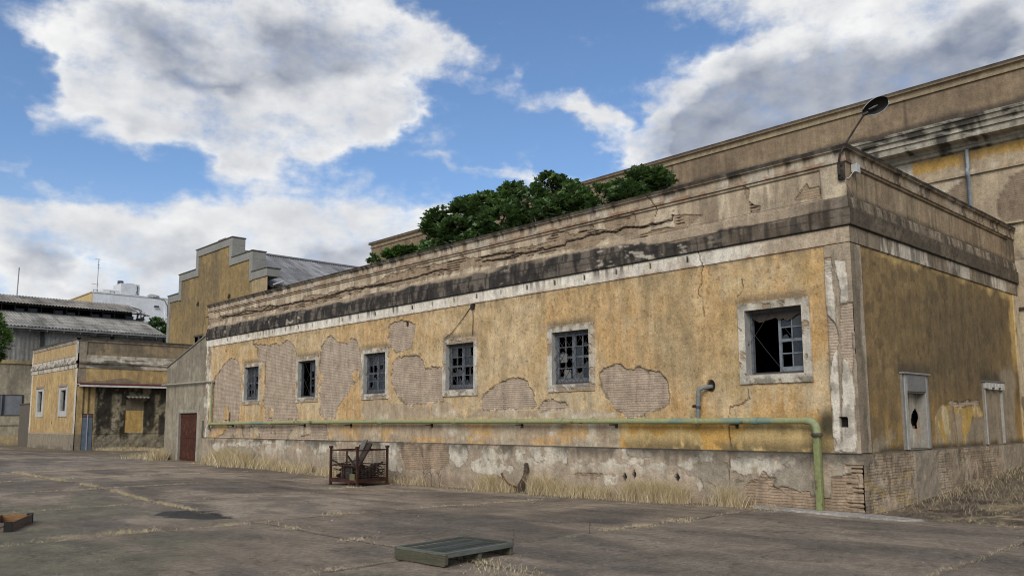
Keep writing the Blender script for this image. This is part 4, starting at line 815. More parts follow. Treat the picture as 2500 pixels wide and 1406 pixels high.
ltw = relief('wall', 'F', (.02, 0, 0), grid_coords(27.31, 31.66, .04, .04, [28.14, 30.06]), [(-.3, 0), (5.32, 0)], .04, paint_lt, lt, holes=[(28.14, 30.06, -1, 2.03), [(27.0, 5.31 + .05), (31.9, 4.05), (31.9, 6), (27.0, 6)]], zkeep=(2.03,))
m = MB(); gc = (.225, .205, .17)
m.add([(.02, 31.66, -.3), (.02, 31.66, 4.11), (5, 31.66, 4.11), (5, 31.66, -.3)], [(0, 1, 2, 3)], gc)
m.prism([(-.02, 27.31, 5.28), (-.02, 31.68, 4.09), (-.02, 31.68, 4.15), (-.02, 27.31, 5.34)], (5.2, 0, 0), (.17, .155, .135)); m.build('roof', M_plain, lt)
m = MB(); m.box(.02, .16, 28.09, 28.14, -.1, 2.08, gc); m.box(.02, .16, 30.06, 30.11, -.1, 2.08, gc); m.box(.02, .16, 28.14, 30.06, 2.03, 2.08, gc); m.build('door_frame', M_plain, lt)
m = MB(); rc = (.062, .021, .011)
for k in range(4): y = 28.18 + k * .46; m.box(.10, .125, y, y + .455, -.05, 2.0, rc)
for z in (.12, 1.0, 1.9): m.box(.085, .10, 28.2, 30.0, z - .03, z + .03, rc)
m.box(.06, .085, 28.28, 28.31, .95, 1.1, (.04, .03, .03)); m.build('door', M_rust, lt)
m = MB(); m.box(-.02, .1, 27.28, 27.36, 0, 1.0, (.12, .11, .095)); m.tube([(-.04, 27.34, 1.0), (-.04, 27.34, 1.35), (-.05, 27.34, 1.7)], .05, 8, (.09, .09, .085)); m.build('drain_stub', M_metal, lt)

# ---------------------------------------------------------------- small yellow building
def paint_small(face):
    def f(U, Z, PO):
        n2 = fbm(U * 1.1 + 7, Z * 1.1, 2); n3 = fbm(U * 4, Z * 4, 5); st = fbm(U * 3.5, Z * .4, 3, 3)
        F_ = face == 'F'
        c = np.broadcast_to(np.array((.365, .262, .140) if F_ else (.34, .25, .13), np.float32), U.shape + (3,)).copy(); off = np.zeros_like(U); msk = np.zeros_like(U)
        c = mixc(c, (.46, .35, .17), sst(n2, .5, .62) * .6); c = mixc(c, (.28, .21, .12), sst(st, .56, .7) * .5)
        if F_:
            pil = (U < 48.93) | (U > 58.95); c = mixc(c, (.47, .45, .42), pil * .9); off = np.where(pil, .04, off)
            c = mixc(c, (.22, .195, .16), sst(Z, 1.03, .99)); c = mixc(c, (.12, .10, .08), sst(Z, .35, .0) * sst(n2, .4, .55) * .8)
            c = mixc(c, (.05, .04, .03), (np.abs(U - 53.65) < .06) & (np.abs(Z - 1.67) < .11)); off = np.where(Z < 1.0, .05, off)
            par = (Z > 5.62) & (Z < 6.6); pan = par & (U > 49.0) & (U < 59.1) & (Z > 5.78) & (Z < 6.56)
            c = mixc(c, (.45, .43, .40), (Z > 4.98) * .95); c = mixc(c, (.10, .09, .075), sst(fbm(U * 4, Z * 5, 3, 4), .46, .60) * (Z > 5.28) * (Z < 5.62) * .75); c = mixc(c, (.08, .07, .065), sst(fbm(U * 6, Z * .8, 1), .58, .66) * (Z > 4.98) * .6)
            c = mixc(c, (.37, .27, .145), pan * .95); off = np.where(pan, -.03, off); c = mixc(c, (.07, .06, .05), (sst(np.abs(Z - 6.56), .03, .01) + sst(np.abs(Z - 5.78), .03, .01)) * (U > 49) * (U < 59.1) * .8)
        else:
            c = mixc(c, (.22, .195, .155), ((U < 1.4) & (Z > 4.0)) * .9)
            c = mixc(c, (.17, .145, .115), (Z > 4.0) * sst(Z, 4.34 + (fbm(U * .8, Z * 0, 4) - .5) * .5, 4.28 + (fbm(U * .8, Z * 0, 4) - .5) * .5) * .9)
            up = Z > 5.0; c = mixc(c, (.42, .40, .36), up * 1.0); c = mixc(c, (.20, .18, .15), up * sst(n3, .5, .6) * .6); c = mixc(c, (.06, .055, .05), up * sst(fbm(U * .7, Z * 9, 2), .54, .6) * (Z < 5.65) * .8)
            pan = (U > 1.42) & (U < 8.6) & (Z > 5.8) & (Z < 6.62); c = mixc(c, (.155, .13, .095), pan * .92); c = mixc(c, (.27, .22, .15), pan * sst(n2 + sst(U, 5, 8) * .15, .5, .62) * .8); off = np.where(pan, -.03, off)
            c = mixc(c, (.06, .05, .04), (sst(np.abs(Z - 6.62), .03, .01) + sst(np.abs(U - 1.42), .03, .01) * (Z > 5.8)) * (Z < 6.65) * (U > 1.4) * .8); c = mixc(c, (.20, .175, .14), ((U < 1.4) & up) * .8)
            lo = (Z < 3.92); rough = lo & (U > 1.98)
            uw = U + (fbm(U * 1.2, Z * .4, 4, 3) - .5) * .10 + (n3 - .5) * .10; dkm = np.zeros_like(U)
            for (a_, b_) in ((2.1, 2.98), (3.5, 4.02), (4.9, 5.62), (5.88, 6.9), (7.3, 8.2)): dkm = np.maximum(dkm, sst(uw, a_ - .06, a_ + .08) * sst(uw, b_ + .08, b_ - .06))
            dkm = np.maximum(dkm, sst(Z + (n3 - .5) * .3, 3.35, 3.6)) * sst(Z + (n2 - .5) * 1.6, .35, 1.3) * sst(n3, .10, .34)
            cr = mixc(np.broadcast_to(np.array((.25, .225, .165), np.float32), c.shape), (.13, .115, .085), sst(n3, .45, .6) * .7); cr = mixc(cr, (.022, .021, .018), dkm * .93)
            cr = mixc(cr, (.32, .295, .23), sst(fbm(U * 2.5 + 3, Z * 1.2, 5, 5), .58, .64) * .45); cr = mixc(cr, (.035, .03, .026), sst(fbm(U * 5, Z * 4, 2, 4), .60, .64) * .6)
            cr = mixc(cr, (.20, .185, .155), sst(Z, .95, .85) * sst(n3, .45, .55) * .7); cr = mixc(cr, (.04, .035, .03), sst(np.abs(Z - .97), .04, .015) * .8)
            c = np.where(rough[..., None], cr, c); off = np.where(rough, (n3 - .5) * .08, off); msk = np.where(rough, 0, msk)
            c = mixc(c, (.045, .038, .025), lo * (U < 1.95) * sst(np.minimum(np.abs(U - 1.35), np.abs(U - 1.66)), .09, .04) * (Z > 2.2) * .85)
            c = mixc(c, (.20, .175, .14), (U < 1.95) * sst(Z, 1.0, .9)); wn = (U > 3.84) & (U < 4.88) & (Z > 1.05); c = mixc(c, (.42, .295, .12), wn * (Z < 2.42)); c = mixc(c, (.13, .115, .09), wn * (Z > 2.42) * (Z < 3.1)); off = np.where(wn & (Z < 3.1), -.03, off)
        return c, off + (n3 - .5) * .012, msk
    return f
sb = empty('small_yellow_building', (5, 54, 0), 0, 'small yellow flat roofed building with two narrow windows and a black stained end wall', 'building')
SW = [(56.23, 57.34, 2.41, 3.78), (50.74, 51.91, 2.40, 3.72)]
uf = grid_coords(48.5, 59.2, .07, .07, [a for w in SW for a in w[:2]]); us2 = grid_coords(.95, 9.0, .06, .07, [1.31, 1.95])
PW = [(-.3, 0), (5.0, 0), (5.01, .04), (5.28, .04), (5.29, .11), (5.42, .12), (5.44, .06), (5.6, .03)]; PP = [(5.6, .03), (6.62, .03), (6.66, .06), (6.72, .07), (6.74, .13), (6.84, .14), (6.86, -.35)]
def capc(f):
    def g(U, Z, PO):
        c, o, k = f(U, Z, PO); c = mixc(c, (.035, .032, .03), (Z > 6.735) * .9); return c, o, k
    return g
join([relief('wall', 'F', (.95, 0, 0), uf, PW, .06, paint_small('F'), sb, M_far, holes=SW, zkeep=(2.405, 3.75)), relief('wall', 'S', (0, 48.5, 0), us2, PW, .06, paint_small('S'), sb, M_far, holes=[(1.31, 1.95, -1, 2.2)])])
join([relief('parapet', 'F', (.95, 0, 0), uf, PP, .06, capc(paint_small('F')), sb, M_far), relief('parapet', 'S', (0, 48.5, 0), us2, PP, .06, capc(paint_small('S')), sb, M_far)])
m = MB(); m.add([(1.2, 48.8, 6.0), (9, 48.8, 6.0), (9, 59.2, 6.0), (1.2, 59.2, 6.0)], [(0, 1, 2, 3)], (.15, .14, .13)); m.add([(.95, 59.2, -.3), (.95, 59.2, 6.8), (9, 59.2, 6.8), (9, 59.2, -.3)], [(0, 1, 2, 3)], (.3, .25, .18))
m.box(1.5, 8.5, 49.2, 58.8, .1, .14, (.02, .02, .02)); m.box(2.2, 2.3, 49, 58.9, .1, 5, (.02, .018, .016)); m.build('roof', M_plain, sb)
for i, (a, b, z0, z1) in enumerate(SW):
    m = MB(); W = (.43, .41, .38); xo = .905
    for (p, q, r, s) in ((a - .36, a, z0 - .36, z1 + .28), (b, b + .36, z0 - .36, z1 + .28), (a, b, z1, z1 + .28), (a, b, z0 - .36, z0)): m.box(xo, 1.0, p + .003, q - .003, r, s, W)
    m.box(xo - .05, xo, a - .3, b + .3, z1 + .2, z1 + .34, (.26, .2, .16))
    wo = m.build('window', M_paint, sb, bevel=.01)
    m = MB(); m.box(.98, 1.08, b - .02, b, z0, z1, (.3, .29, .26)); m.box(.98, 1.08, a, a + .02, z0, z1, (.2, .19, .17)); m.box(.98, 1.08, a + .02, b - .02, z1 - .02, z1, (.2, .19, .17)); m.box(.98, 1.08, a + .02, b - .02, z0, z0 + .03, (.12, .12, .1)); m.build('reveal', M_paint, wo)
    m = MB(); cc = (.07, .075, .07)
    for y in (a + .05, (a + b) / 2, b - .05): m.box(1.08, 1.12, y - .03, y + .03, z0, z1, cc)
    for z in (z0 + .1, (z0 + z1) / 2, z1 - .05): m.box(1.09, 1.11, a, b, z - .025, z + .025, cc)
    m.build('sash', M_paint, wo); m = MB(); m.box(1.098, 1.102, a + .03, b - .03, z0, (z0 + z1) / 2, (.02, .022, .022)); m.build('pane', M_paint, wo)
m = MB(); m.box(.90, 6.4, 47.9, 48.47, 3.96, 4.0, (.40, .39, .37)); m.box(.90, 6.4, 47.88, 47.92, 3.84, 3.965, (.58, .57, .55)); m.box(.90, 6.4, 47.9, 48.46, 4.0, 4.05, (.11, .018, .014)); m.box(.90, 6.4, 47.86, 47.9, 3.965, 4.035, (.12, .018, .015)); m.build('awning', M_paint, sb)
m = MB(); n = 26
V = []; F = []
for i in range(n + 1):
    x = 3.68 + i * 1.4 / n; dz = .03 * math.cos(i * math.pi / 2.2); V += [(x, 48.44, 3.34 + dz), (x, 47.95, 3.22 + dz), (x, 47.95, 3.205 + dz), (x, 48.44, 3.325 + dz)]
for i in range(n): a = i * 4; F += [(a, a + 4, a + 5, a + 1), (a + 1, a + 5, a + 6, a + 2), (a + 2, a + 6, a + 7, a + 3)]
m.add([(v[0], v[1], v[2]) for v in V], F, (.17, .16, .14)); m.build('canopy', M_sheet, sb)
m = MB(); dc = (.13, .155, .185)
for (a, b) in ((1.33, 1.61), (1.65, 1.93)): m.box(a, b, 48.52, 48.56, -.1, 1.98, dc); m.box(a + .02, b - .02, 48.50, 48.52, 2.0, 2.17, (.12, .08, .07))
m.box(1.61, 1.65, 48.48, 48.53, -.1, 2.18, (.33, .36, .40)); m.box(1.31, 1.95, 48.57, 48.6, -.1, 2.2, (.05, .05, .05)); m.box(1.66, 1.69, 48.48, 48.52, .95, 1.05, (.02, .02, .02)); m.build('door', M_paint, sb)

# ---------------------------------------------------------------- stepped gable hall
hall = empty('stepped_gable_hall', (20, 48.1, 0), 0, 'large hall with a stepped ochre gable wall and a grey corrugated roof', 'building')
def paint_gable(U, Z, PO):
    n1 = fbm(U * .35, Z * .35, 1); n2 = fbm(U * 1, Z * 1, 2); n3 = fbm(U * 4, Z * 4, 5); st = fbm(U * 2.6, Z * .35, 3, 3)
    c = np.broadcast_to(np.array((.235, .172, .085), np.float32), U.shape + (3,)).copy(); c = mixc(c, (.165, .127, .075), sst(n1, .42, .6) * .75); c = mixc(c, (.285, .21, .10), sst(n2, .52, .62) * .6)
    c = mixc(c, (.15, .12, .078), sst(st, .54, .68) * .5); c = mixc(c, (.36, .29, .185), sst(U, 42.6, 42.0) * .7)
    c = mixc(c, (.12, .095, .06), (np.abs(U - 50.5) < .04) * (Z < 9.8) * .6); c = mixc(c, (.13, .105, .06), sst(np.abs(Z - 9.72), .05, .02) * sst(n2, .4, .5) * .6)
    for (hu, hz) in ((50.56, 9.85), (45.53, 9.83)): h = sst(np.hypot(U - hu, np.maximum(hz - Z, 0) * 2 + np.maximum(Z - hz, 0)), .26, .22); c = mixc(c, (.02, .017, .015), h)
    return c, (n3 - .5) * .02, np.zeros_like(U)
ST = [(56.05, 11.05), (54.02, 11.05), (54.02, 12.42), (51.03, 12.42), (51.03, 13.80), (45.17, 13.80), (45.17, 12.42), (42.15, 12.42), (42.15, 11.05), (40.15, 11.05)]
def stepz(y): return 13.8 if 45.17 < y < 51.03 else 12.42 if 42.15 < y < 54.02 else 11.05
relief('gable_wall', 'F', (9.0, 0, 0), grid_coords(40.15, 56.05, .09, .09, [45.17, 51.03, 42.15, 54.02]), [(-.3, 0), (13.75, 0)], .09, paint_gable, hall, M_far,
       holes=[(39, 42.15, 11.0, 15), (54.02, 58, 11.0, 15), (39, 45.17, 12.37, 15), (51.03, 58, 12.37, 15), (49.5, 50.9, 7.05, 7.6)])
m = MB(); cg = (.235, .225, .195); t = .5; xf, xb = 8.93, 9.85
def cop(y0, y1, z): m.box(xf, xb, y0, y1, z - t, z, cg); m.box(xf - .05, xb + .04, y0 - .05, y1 + .05, z + .002, z + .07, (.10, .095, .09))
cop(45.17, 51.03, 13.80); cop(42.15, 45.165, 12.42); cop(51.035, 54.02, 12.42); cop(40.15, 42.145, 11.05); cop(54.025, 56.05, 11.05)
for (y0, y1, z0, z1) in ((45.17, 45.6, 11.90, 13.298), (50.6, 51.03, 11.90, 13.298), (42.15, 42.6, 10.5, 11.918), (53.57, 54.02, 10.5, 11.918), (55.63, 56.05, -.2, 10.548)): m.box(xf, xb, y0, y1, z0, z1, cg)
m.box(9.06, xb, 40.15, 56.0, -.3, 10.54, (.2, .18, .14)) if False else None
m.box(9.3, 9.9, 47.15, 48.3, 13.88, 14.15, (.17, .16, .14)); m.build('coping', M_plain, hall, bevel=.015)
m = MB(); m.box(8.97, 9.2, 49.45, 49.55, 7.0, 7.65, (.12, .1, .08)); m.box(8.97, 9.2, 50.15, 50.25, 7.05, 7.6, (.12, .1, .08)); m.box(9.3, 9.35, 49.4, 51, 6.9, 7.8, (.02, .02, .02)); m.box(8.95, 9.2, 49.4, 51, 7.6, 7.72, (.1, .08, .06)); m.build('opening', M_paint, hall)
def corrugated(name, parent, x0, x1, ya, za, yb, zb_, pitch=.18, amp=.028, col=(.21, .215, .225), rows=9, seed=0, lap=.012, mat=None, sheetw=1.0):
    """corrugated slope; ridges run down the slope, sheets lap in rows"""
    n = int((x1 - x0) / pitch * 6); xs = np.linspace(x0, x1, n + 1); r = np.random.RandomState(seed)
    ts = []; 
    for k in range(rows): ts += [k / rows + 1e-4, (k + 1) / rows]
    ts = np.array(ts); X, T = np.meshgrid(xs, ts); row = np.repeat(np.arange(rows), 2)[:, None]
    Z = za + (zb_ - za) * T + amp * np.cos(2 * np.pi * X / pitch) - (np.array([0, 1] * rows)[:, None] - .5) * -2 * 0 + row * 0
    Z = Z + np.where(np.array([0, 1] * rows)[:, None] == 0, 2.2 * lap, 0)
    Y = ya + (yb - ya) * T; sh = r.rand(rows, int((x1 - x0) / sheetw) + 3)
    tone = .82 + .36 * sh[row, np.clip(((X - x0) / sheetw + (row % 2) * .5).astype(int), 0, sh.shape[1] - 1)]
    stain = 1 - .35 * sst(fbm(X * .8, T * 3, seed + 1), .5, .7)
    c = np.array(col)[None, None] * (tone * stain)[..., None]
    c = mixc(c.astype(np.float32), (.10, .10, .085), sst(fbm(X * 2.5, T * 6, seed + 2), .58, .7) * .6)
    idx = np.arange(X.size).reshape(X.shape); Q = np.stack([idx[:-1, :-1], idx[:-1, 1:], idx[1:, 1:], idx[1:, :-1]], -1).reshape(-1, 4)
    if yb < ya: Q = Q[:, ::-1]
    return npmesh(name, np.stack([X, Y, Z], -1).reshape(-1, 3), Q, mat or M_sheet, parent, c.reshape(-1, 3), smooth=False)
corrugated('roof', hall, 9.5, 42, 40.15, 9.75, 48.1, 13.55, .20, .03, (.225, .225, .23), 6, 3, sheetw=1.1)
corrugated('roof', hall, 9.5, 42, 56.05, 9.75, 48.1, 13.55, .20, .03, (.175, .18, .19), 6, 4, sheetw=1.1)
m = MB(); m.tube([(9.6, 48.1, 13.60), (42, 48.1, 13.60)], .11, 8, (.13, .13, .135)); m.build('ridge_cap', M_sheet, hall)
m = MB(); m.add([(9.2, 40.2, -.3), (42, 40.2, -.3), (42, 40.2, 9.7), (9.2, 40.2, 9.7)], [(0, 1, 2, 3)], (.25, .2, .13)); m.add([(42, 40.2, -.3), (42, 56, -.3), (42, 56, 9.7), (42, 48.1, 13.5), (42, 40.2, 9.7)], [(0, 1, 2, 3, 4)], (.25, .2, .13)); m.add([(9.2, 56, -.3), (9.2, 56, 9.7), (42, 56, 9.7), (42, 56, -.3)], [(0, 1, 2, 3)], (.25, .2, .13))
m.add([(9.9, 40.2, 0), (9.9, 40.2, 9.6), (9.9, 48.1, 13.4), (9.9, 56, 9.6), (9.9, 56, 0)], [(0, 1, 2, 3, 4)], (.22, .18, .12)); m.build('side_wall', M_plain, hall)
m = MB(); m.box(9.4, 9.9, 39.95, 40.4, 9.9, 10.05, (.09, .07, .06)); m.tube([(9.3, 40.0, 10.0), (9.9, 39.8, 10.25)], .06, 6, (.4, .38, .35)); m.build('gutter_end', M_metal, hall)

# ---------------------------------------------------------------- grey barn with the raised ridge vent, far left
barn = empty('grey_corrugated_barn', (0, 71, 0), 0, 'long grey corrugated barn with an open ridge vent and broken roof sheets at its end', 'building')
def paint_barn(U, Z, PO):
    n2 = fbm(U * .8, Z * .8, 2); n3 = fbm(U * 3, Z * 3, 5); st = fbm(U * 1.6, Z * .25, 3, 3)
    up = Z > 6.45
    c = np.broadcast_to(np.array((.30, .275, .22), np.float32), U.shape + (3,)).copy(); c = mixc(c, (.19, .175, .145), sst(st, .48, .64) * .8); c = mixc(c, (.38, .345, .27), sst(n2, .52, .62) * .6); c = mixc(c, (.40, .30, .14), sst(Z, 6.0, 6.2) * .6 + sst(Z, .9, .5) * sst(n2, .4, .6) * .6)
    c = mixc(c, (.05, .045, .04), sst(np.abs(Z - 1.45), .05, .02) * .8 + sst(U, .4, 1.6) * sst(Z, 4.0, 5.5) * .4)
    cu = mixc(np.broadcast_to(np.array((.20, .205, .21), np.float32), c.shape), (.13, .13, .128), sst(st, .52, .66) * .7); cu = mixc(cu, (.27, .275, .28), sst(n2, .52, .6) * .5)
    c = np.where(up[..., None], cu, c); off = np.where(up, .012 * np.cos(U * 2 * np.pi / .3), (n3 - .5) * .03)
    return c, off, np.zeros_like(U)
relief('wall', 'S', (0, 66, 0), grid_coords(-14, 12.35, .075), [(-.3, 0), (6.2, 0), (6.21, .10), (6.42, .10), (6.43, -.05), (9.0, -.05)], .12, paint_barn, barn, M_far, holes=[(.3, 1.95, 2.29, 3.84), (-3.5, -.2, 2.29, 3.84)])
m = MB()
for x in (-8.2, -3, 3.0, 8.2): m = MB(); m.box(x - .12, x + .12, 65.9, 66.05, 6.43, 9.0, (.03, .03, .03)); m.build('post', M_sheet, barn, bevel=.01)
for (a, b) in ((.34, .58), (.66, 1.91), (-3.5, -.2)):
    m = MB(); m.box(a, b, 66.06, 66.1, 2.29, 3.84, (.2, .207, .217)); m.build('panel', M_sheet, barn)
m = MB()
for x in (.3, .62, 1.95): m.box(x - .04, x + .04, 65.96, 66.08, 2.292, 3.84, (.03, .03, .03))
m.box(.24, 2.01, 65.97, 66.05, 2.24, 2.29, (.05, .045, .04)); m.build('panel_frame', M_sheet, barn)
m = MB(); m.box(-14, 12.5, 65.45, 65.62, 8.93, 9.06, (.19, .19, .185)); m.box(-14, 12.5, 65.5, 65.56, 8.80, 8.84, (.06, .06, .06))
for k in range(22): m.box(-13.6 + k * 1.2, -13.54 + k * 1.2, 65.46, 65.6, 8.74, 8.95, (.10, .10, .10))
m.box(6.4, 6.8, 65.4, 65.75, 8.65, 8.9, (.03, .03, .03)); m.build('gutter', M_sheet, barn)
cg2 = (.255, .24, .21)
corrugated('lower_roof', barn, -14, 12.45, 65.5, 9.08, 71.6, 10.95, .24, .03, cg2, 5, 8, .02, sheetw=1.05); corrugated('lower_roof', barn, -14, 12.45, 81.5, 9.08, 75.4, 10.95, .24, .03, cg2, 5, 9, .02, sheetw=1.05)
corrugated('vent_roof', barn, -14, 11.9, 70.6, 11.50, 73.5, 12.55, .24, .03, (.225, .20, .17), 3, 10, .02, sheetw=1.05); corrugated('vent_roof', barn, -14, 12.0, 76.4, 11.50, 73.5, 12.55, .24, .03, (.195, .18, .16), 3, 11, .02, sheetw=1.05)
m = MB(); m.box(-14, 12.2, 73.4, 73.6, 10.8, 10.9, (.03, .03, .03)); m.box(-14, 12.1, 71.55, 71.65, 10.85, 11.0, (.09, .085, .08)); m.box(-14, 12.1, 71.0, 71.08, 11.42, 11.52, (.04, .04, .038))
for k in range(27):
    x = -13.5 + k * .98; m.box(x - .04, x + .04, 71.5, 71.58, 10.9, 11.6, (.05, .048, .045))
    if k % 3 != 0: m.box(x, x + .7, 71.62, 71.66, 10.95, 11.2 + .1 * (k % 2), (.085, .095, .105))
m.box(-14, 12, 72.9, 73, 10.9, 12.2, (.012, .012, .012)); m.build('vent_frame_and_shade', M_plain, barn)  # near-black sheet stands in for the shade inside the open vent
m = MB(); r = random.Random(5)
for k in range(9):
    x = 11.9 + r.uniform(-.1, .5); y = 70.7 + r.uniform(0, 2.6); z = 11.55 + (y - 70.6) * .36 - r.uniform(0, .25); m.obox((x, y, z), (r.uniform(.2, .6), r.uniform(-.1, .1), r.uniform(-.25, -.05)), (0, r.uniform(.15, .5), .1), (0, 0, .02), (.10, .095, .09))
for (a, b) in (((12.2, 71.2, 10.9), (12.2, 71.2, 11.55)), ((12.5, 71.9, 10.9), (12.7, 71.6, 11.6)), ((12.0, 71.0, 11.5), (12.9, 71.0, 11.35)), ((12.1, 72.5, 10.9), (12.6, 72.3, 12.0)), ((12.0, 71.3, 11.0), (12.8, 71.3, 11.5))): m.bar(a, b, .08, .08, (.07, .06, .05))
m.build('broken_sheets', M_wood, barn)
m = MB(); m.add([(12.35, 66, -.3), (12.35, 81, -.3), (12.35, 81, 9), (12.35, 75.4, 10.9), (12.35, 71.6, 10.9), (12.35, 66, 9)], [(0, 1, 2, 3, 4, 5)], (.2, .2, .2)); m.add([(-14, 81, -.3), (-14, 81, 9), (12.35, 81, 9), (12.35, 81, -.3)], [(0, 1, 2, 3)], (.2, .2, .2))
m.add([(-14, 66, 8.98), (12.3, 66, 8.98), (12.3, 81, 8.98), (-14, 81, 8.98)], [(0, 1, 2, 3)], (.05, .05, .05)); m.build('end_wall', M_plain, barn)

# ---------------------------------------------------------------- white apartment building
wb = empty('white_apartment_building', (30, 130, 0), 0, 'plain white apartment building with an ochre side and a roof tank, far behind the barn', 'building')
m = MB(); m.box(22, 60, 120, 136, -.3, 20.35, (.60, .61, .62)); m.box(32.2, 60, 119.85, 119.99, 14, 20.2, (.60, .61, .62)); m.build('wall', M_plain, wb)
m = MB(); m.box(21.9, 21.99, 120.05, 135.9, 8, 20.2, (.50, .37, .17)); m.build('side_wall', M_plain, wb)
m = MB(); m.box(21.9, 60, 119.9, 120.2, 20.35, 20.5, (.58, .58, .57)); m.box(21.85, 22.2, 120.2, 136, 20.35, 20.5, (.45, .36, .22)); m.build('parapet', M_plain, wb)
m = MB(); m.box(25.9, 28.6, 120.5, 124, 20.5, 22.2, (.60, .61, .62)); m.box(23.6, 25.88, 121, 124.5, 20.5, 21.1, (.58, .58, .57)); m.build('penthouse', M_plain, wb)
m = MB(); m.tube([(26.3, 122, 22.2), (26.3, 122, 22.72)], .42, 14, (.07, .07, .075)); m.build('water_tank', M_plain, wb)
m = MB(); m.box(27, 28.2, 121.5, 122, 22.2, 22.4, (.08, .08, .085)); m.build('roof_duct', M_plain, wb); m = MB(); m.bar((28.0, 120.3, 20.5), (28.3, 120.3, 22.0), .08, .08, (.12, .12, .12)); m.bar((28.3, 120.3, 20.5), (28.1, 120.3, 22.1), .08, .08, (.12, .12, .12))
m.build('ladder', M_metal, wb)
for x in (22.3, 24.6):
    m = MB(); m.bar((x, 121, 20.5), (x, 121, 20.9), .07, .07, (.2, .2, .2)); m.bar((x, 121, 20.9), (x + .6, 121, 20.9), .07, .07, (.2, .2, .2)); m.bar((x + .6, 121, 20.9), (x + .6, 121, 20.5), .07, .07, (.2, .2, .2)); m.build('roof_rail', M_metal, wb)

for (a, b, z0, z1) in ((32.6, 33.4, 19.0, 19.35), (35.3, 36.0, 19.1, 19.4), (30.6, 31.3, 18.9, 19.2), (31.5, 32.1, 16.0, 16.7)):
    m = MB(); m.box(a, b, 119.80, 119.86, z0, z1, (.04, .045, .05)); m.box(a - .06, b + .06, 119.78, 119.84, z0 - .08, z0, (.5, .5, .5)); m.build('window', M_glass if False else M_plain, wb)
def antenna(name, x, y, z0, z1, lab, arms):
    m = MB(); m.tube([(x, y, z0), (x + .03, y, z1)], .045, 6, (.28, .29, .30))
    for (dz, w, dx) in arms: m.bar((x - w + dx, y, z1 - dz), (x + w + dx, y, z1 - dz), .05, .05, (.28, .29, .3))
    tag(m.build(name, M_metal), lab, 'antenna')
antenna('antenna', 22.95, 121.5, 20.3, 25.6, 'tall thin aerial with short crossbars above the white apartment building', [(.1, .35, -.1), (.9, .18, 0), (1.3, .22, .1), (3.8, .5, -.3), (4.0, .1, 0)])
antenna('antenna', 2.52, 72.8, 12.35, 14.85, 'bare thin mast rising from the far left barn roof', [])
# lamp fixed to the gable's far edge
m = MB(); m.tube([(8.92, 55.9, 9.6), (8.9, 55.95, 10.3), (8.75, 56.15, 10.75), (8.5, 56.6, 10.95), (8.3, 57.2, 11.1)], .045, 6, (.12, .12, .12)); m.build('arm', M_metal, tag(empty('street_lamp', (8.92, 55.9, 9.6)), 'small distant lamp on a curved arm beside the stepped gable', 'lamp'))
sl2 = bpy.data.objects['street_lamp']; m = MB(); m.prism([(8.4, 57.0, 11.02), (8.1, 57.9, 11.2), (8.1, 58.1, 11.3), (8.2, 57.6, 11.38), (8.4, 57.0, 11.2)], (.28, .05, 0), (.35, .36, .36)); m.build('lamp_head', M_metal, sl2)
m = MB(); m.prism([(8.44, 57.1, 11.01), (8.14, 57.85, 11.16), (8.14, 57.85, 11.19), (8.44, 57.1, 11.06)], (.2, .03, -.03), (.06, .06, .06)); m.build('lens', M_glass, sl2)
# pier of old wall beside the small building
def blk(name, x0, x1, y0, y1, z1, col, lab, cat):
    V = []; F = []; r = np.random.RandomState(4); n = 12
    m = MB(); m.box(x0, x1, y0, y1, -.3, z1 - .1, col); m.box(x0 - .04, x1 + .04, y0 - .04, y1 + .04, z1 - .1, z1, tuple(c * .7 for c in col)); o = m.build(name, M_plain, bevel=.02); tag(o, lab, cat)
blk('garden_wall', 1.0, 1.5, 59.35, 62.4, 3.08, (.115, .10, .08), 'short dark weathered wall between the small yellow building and the barn', 'wall')
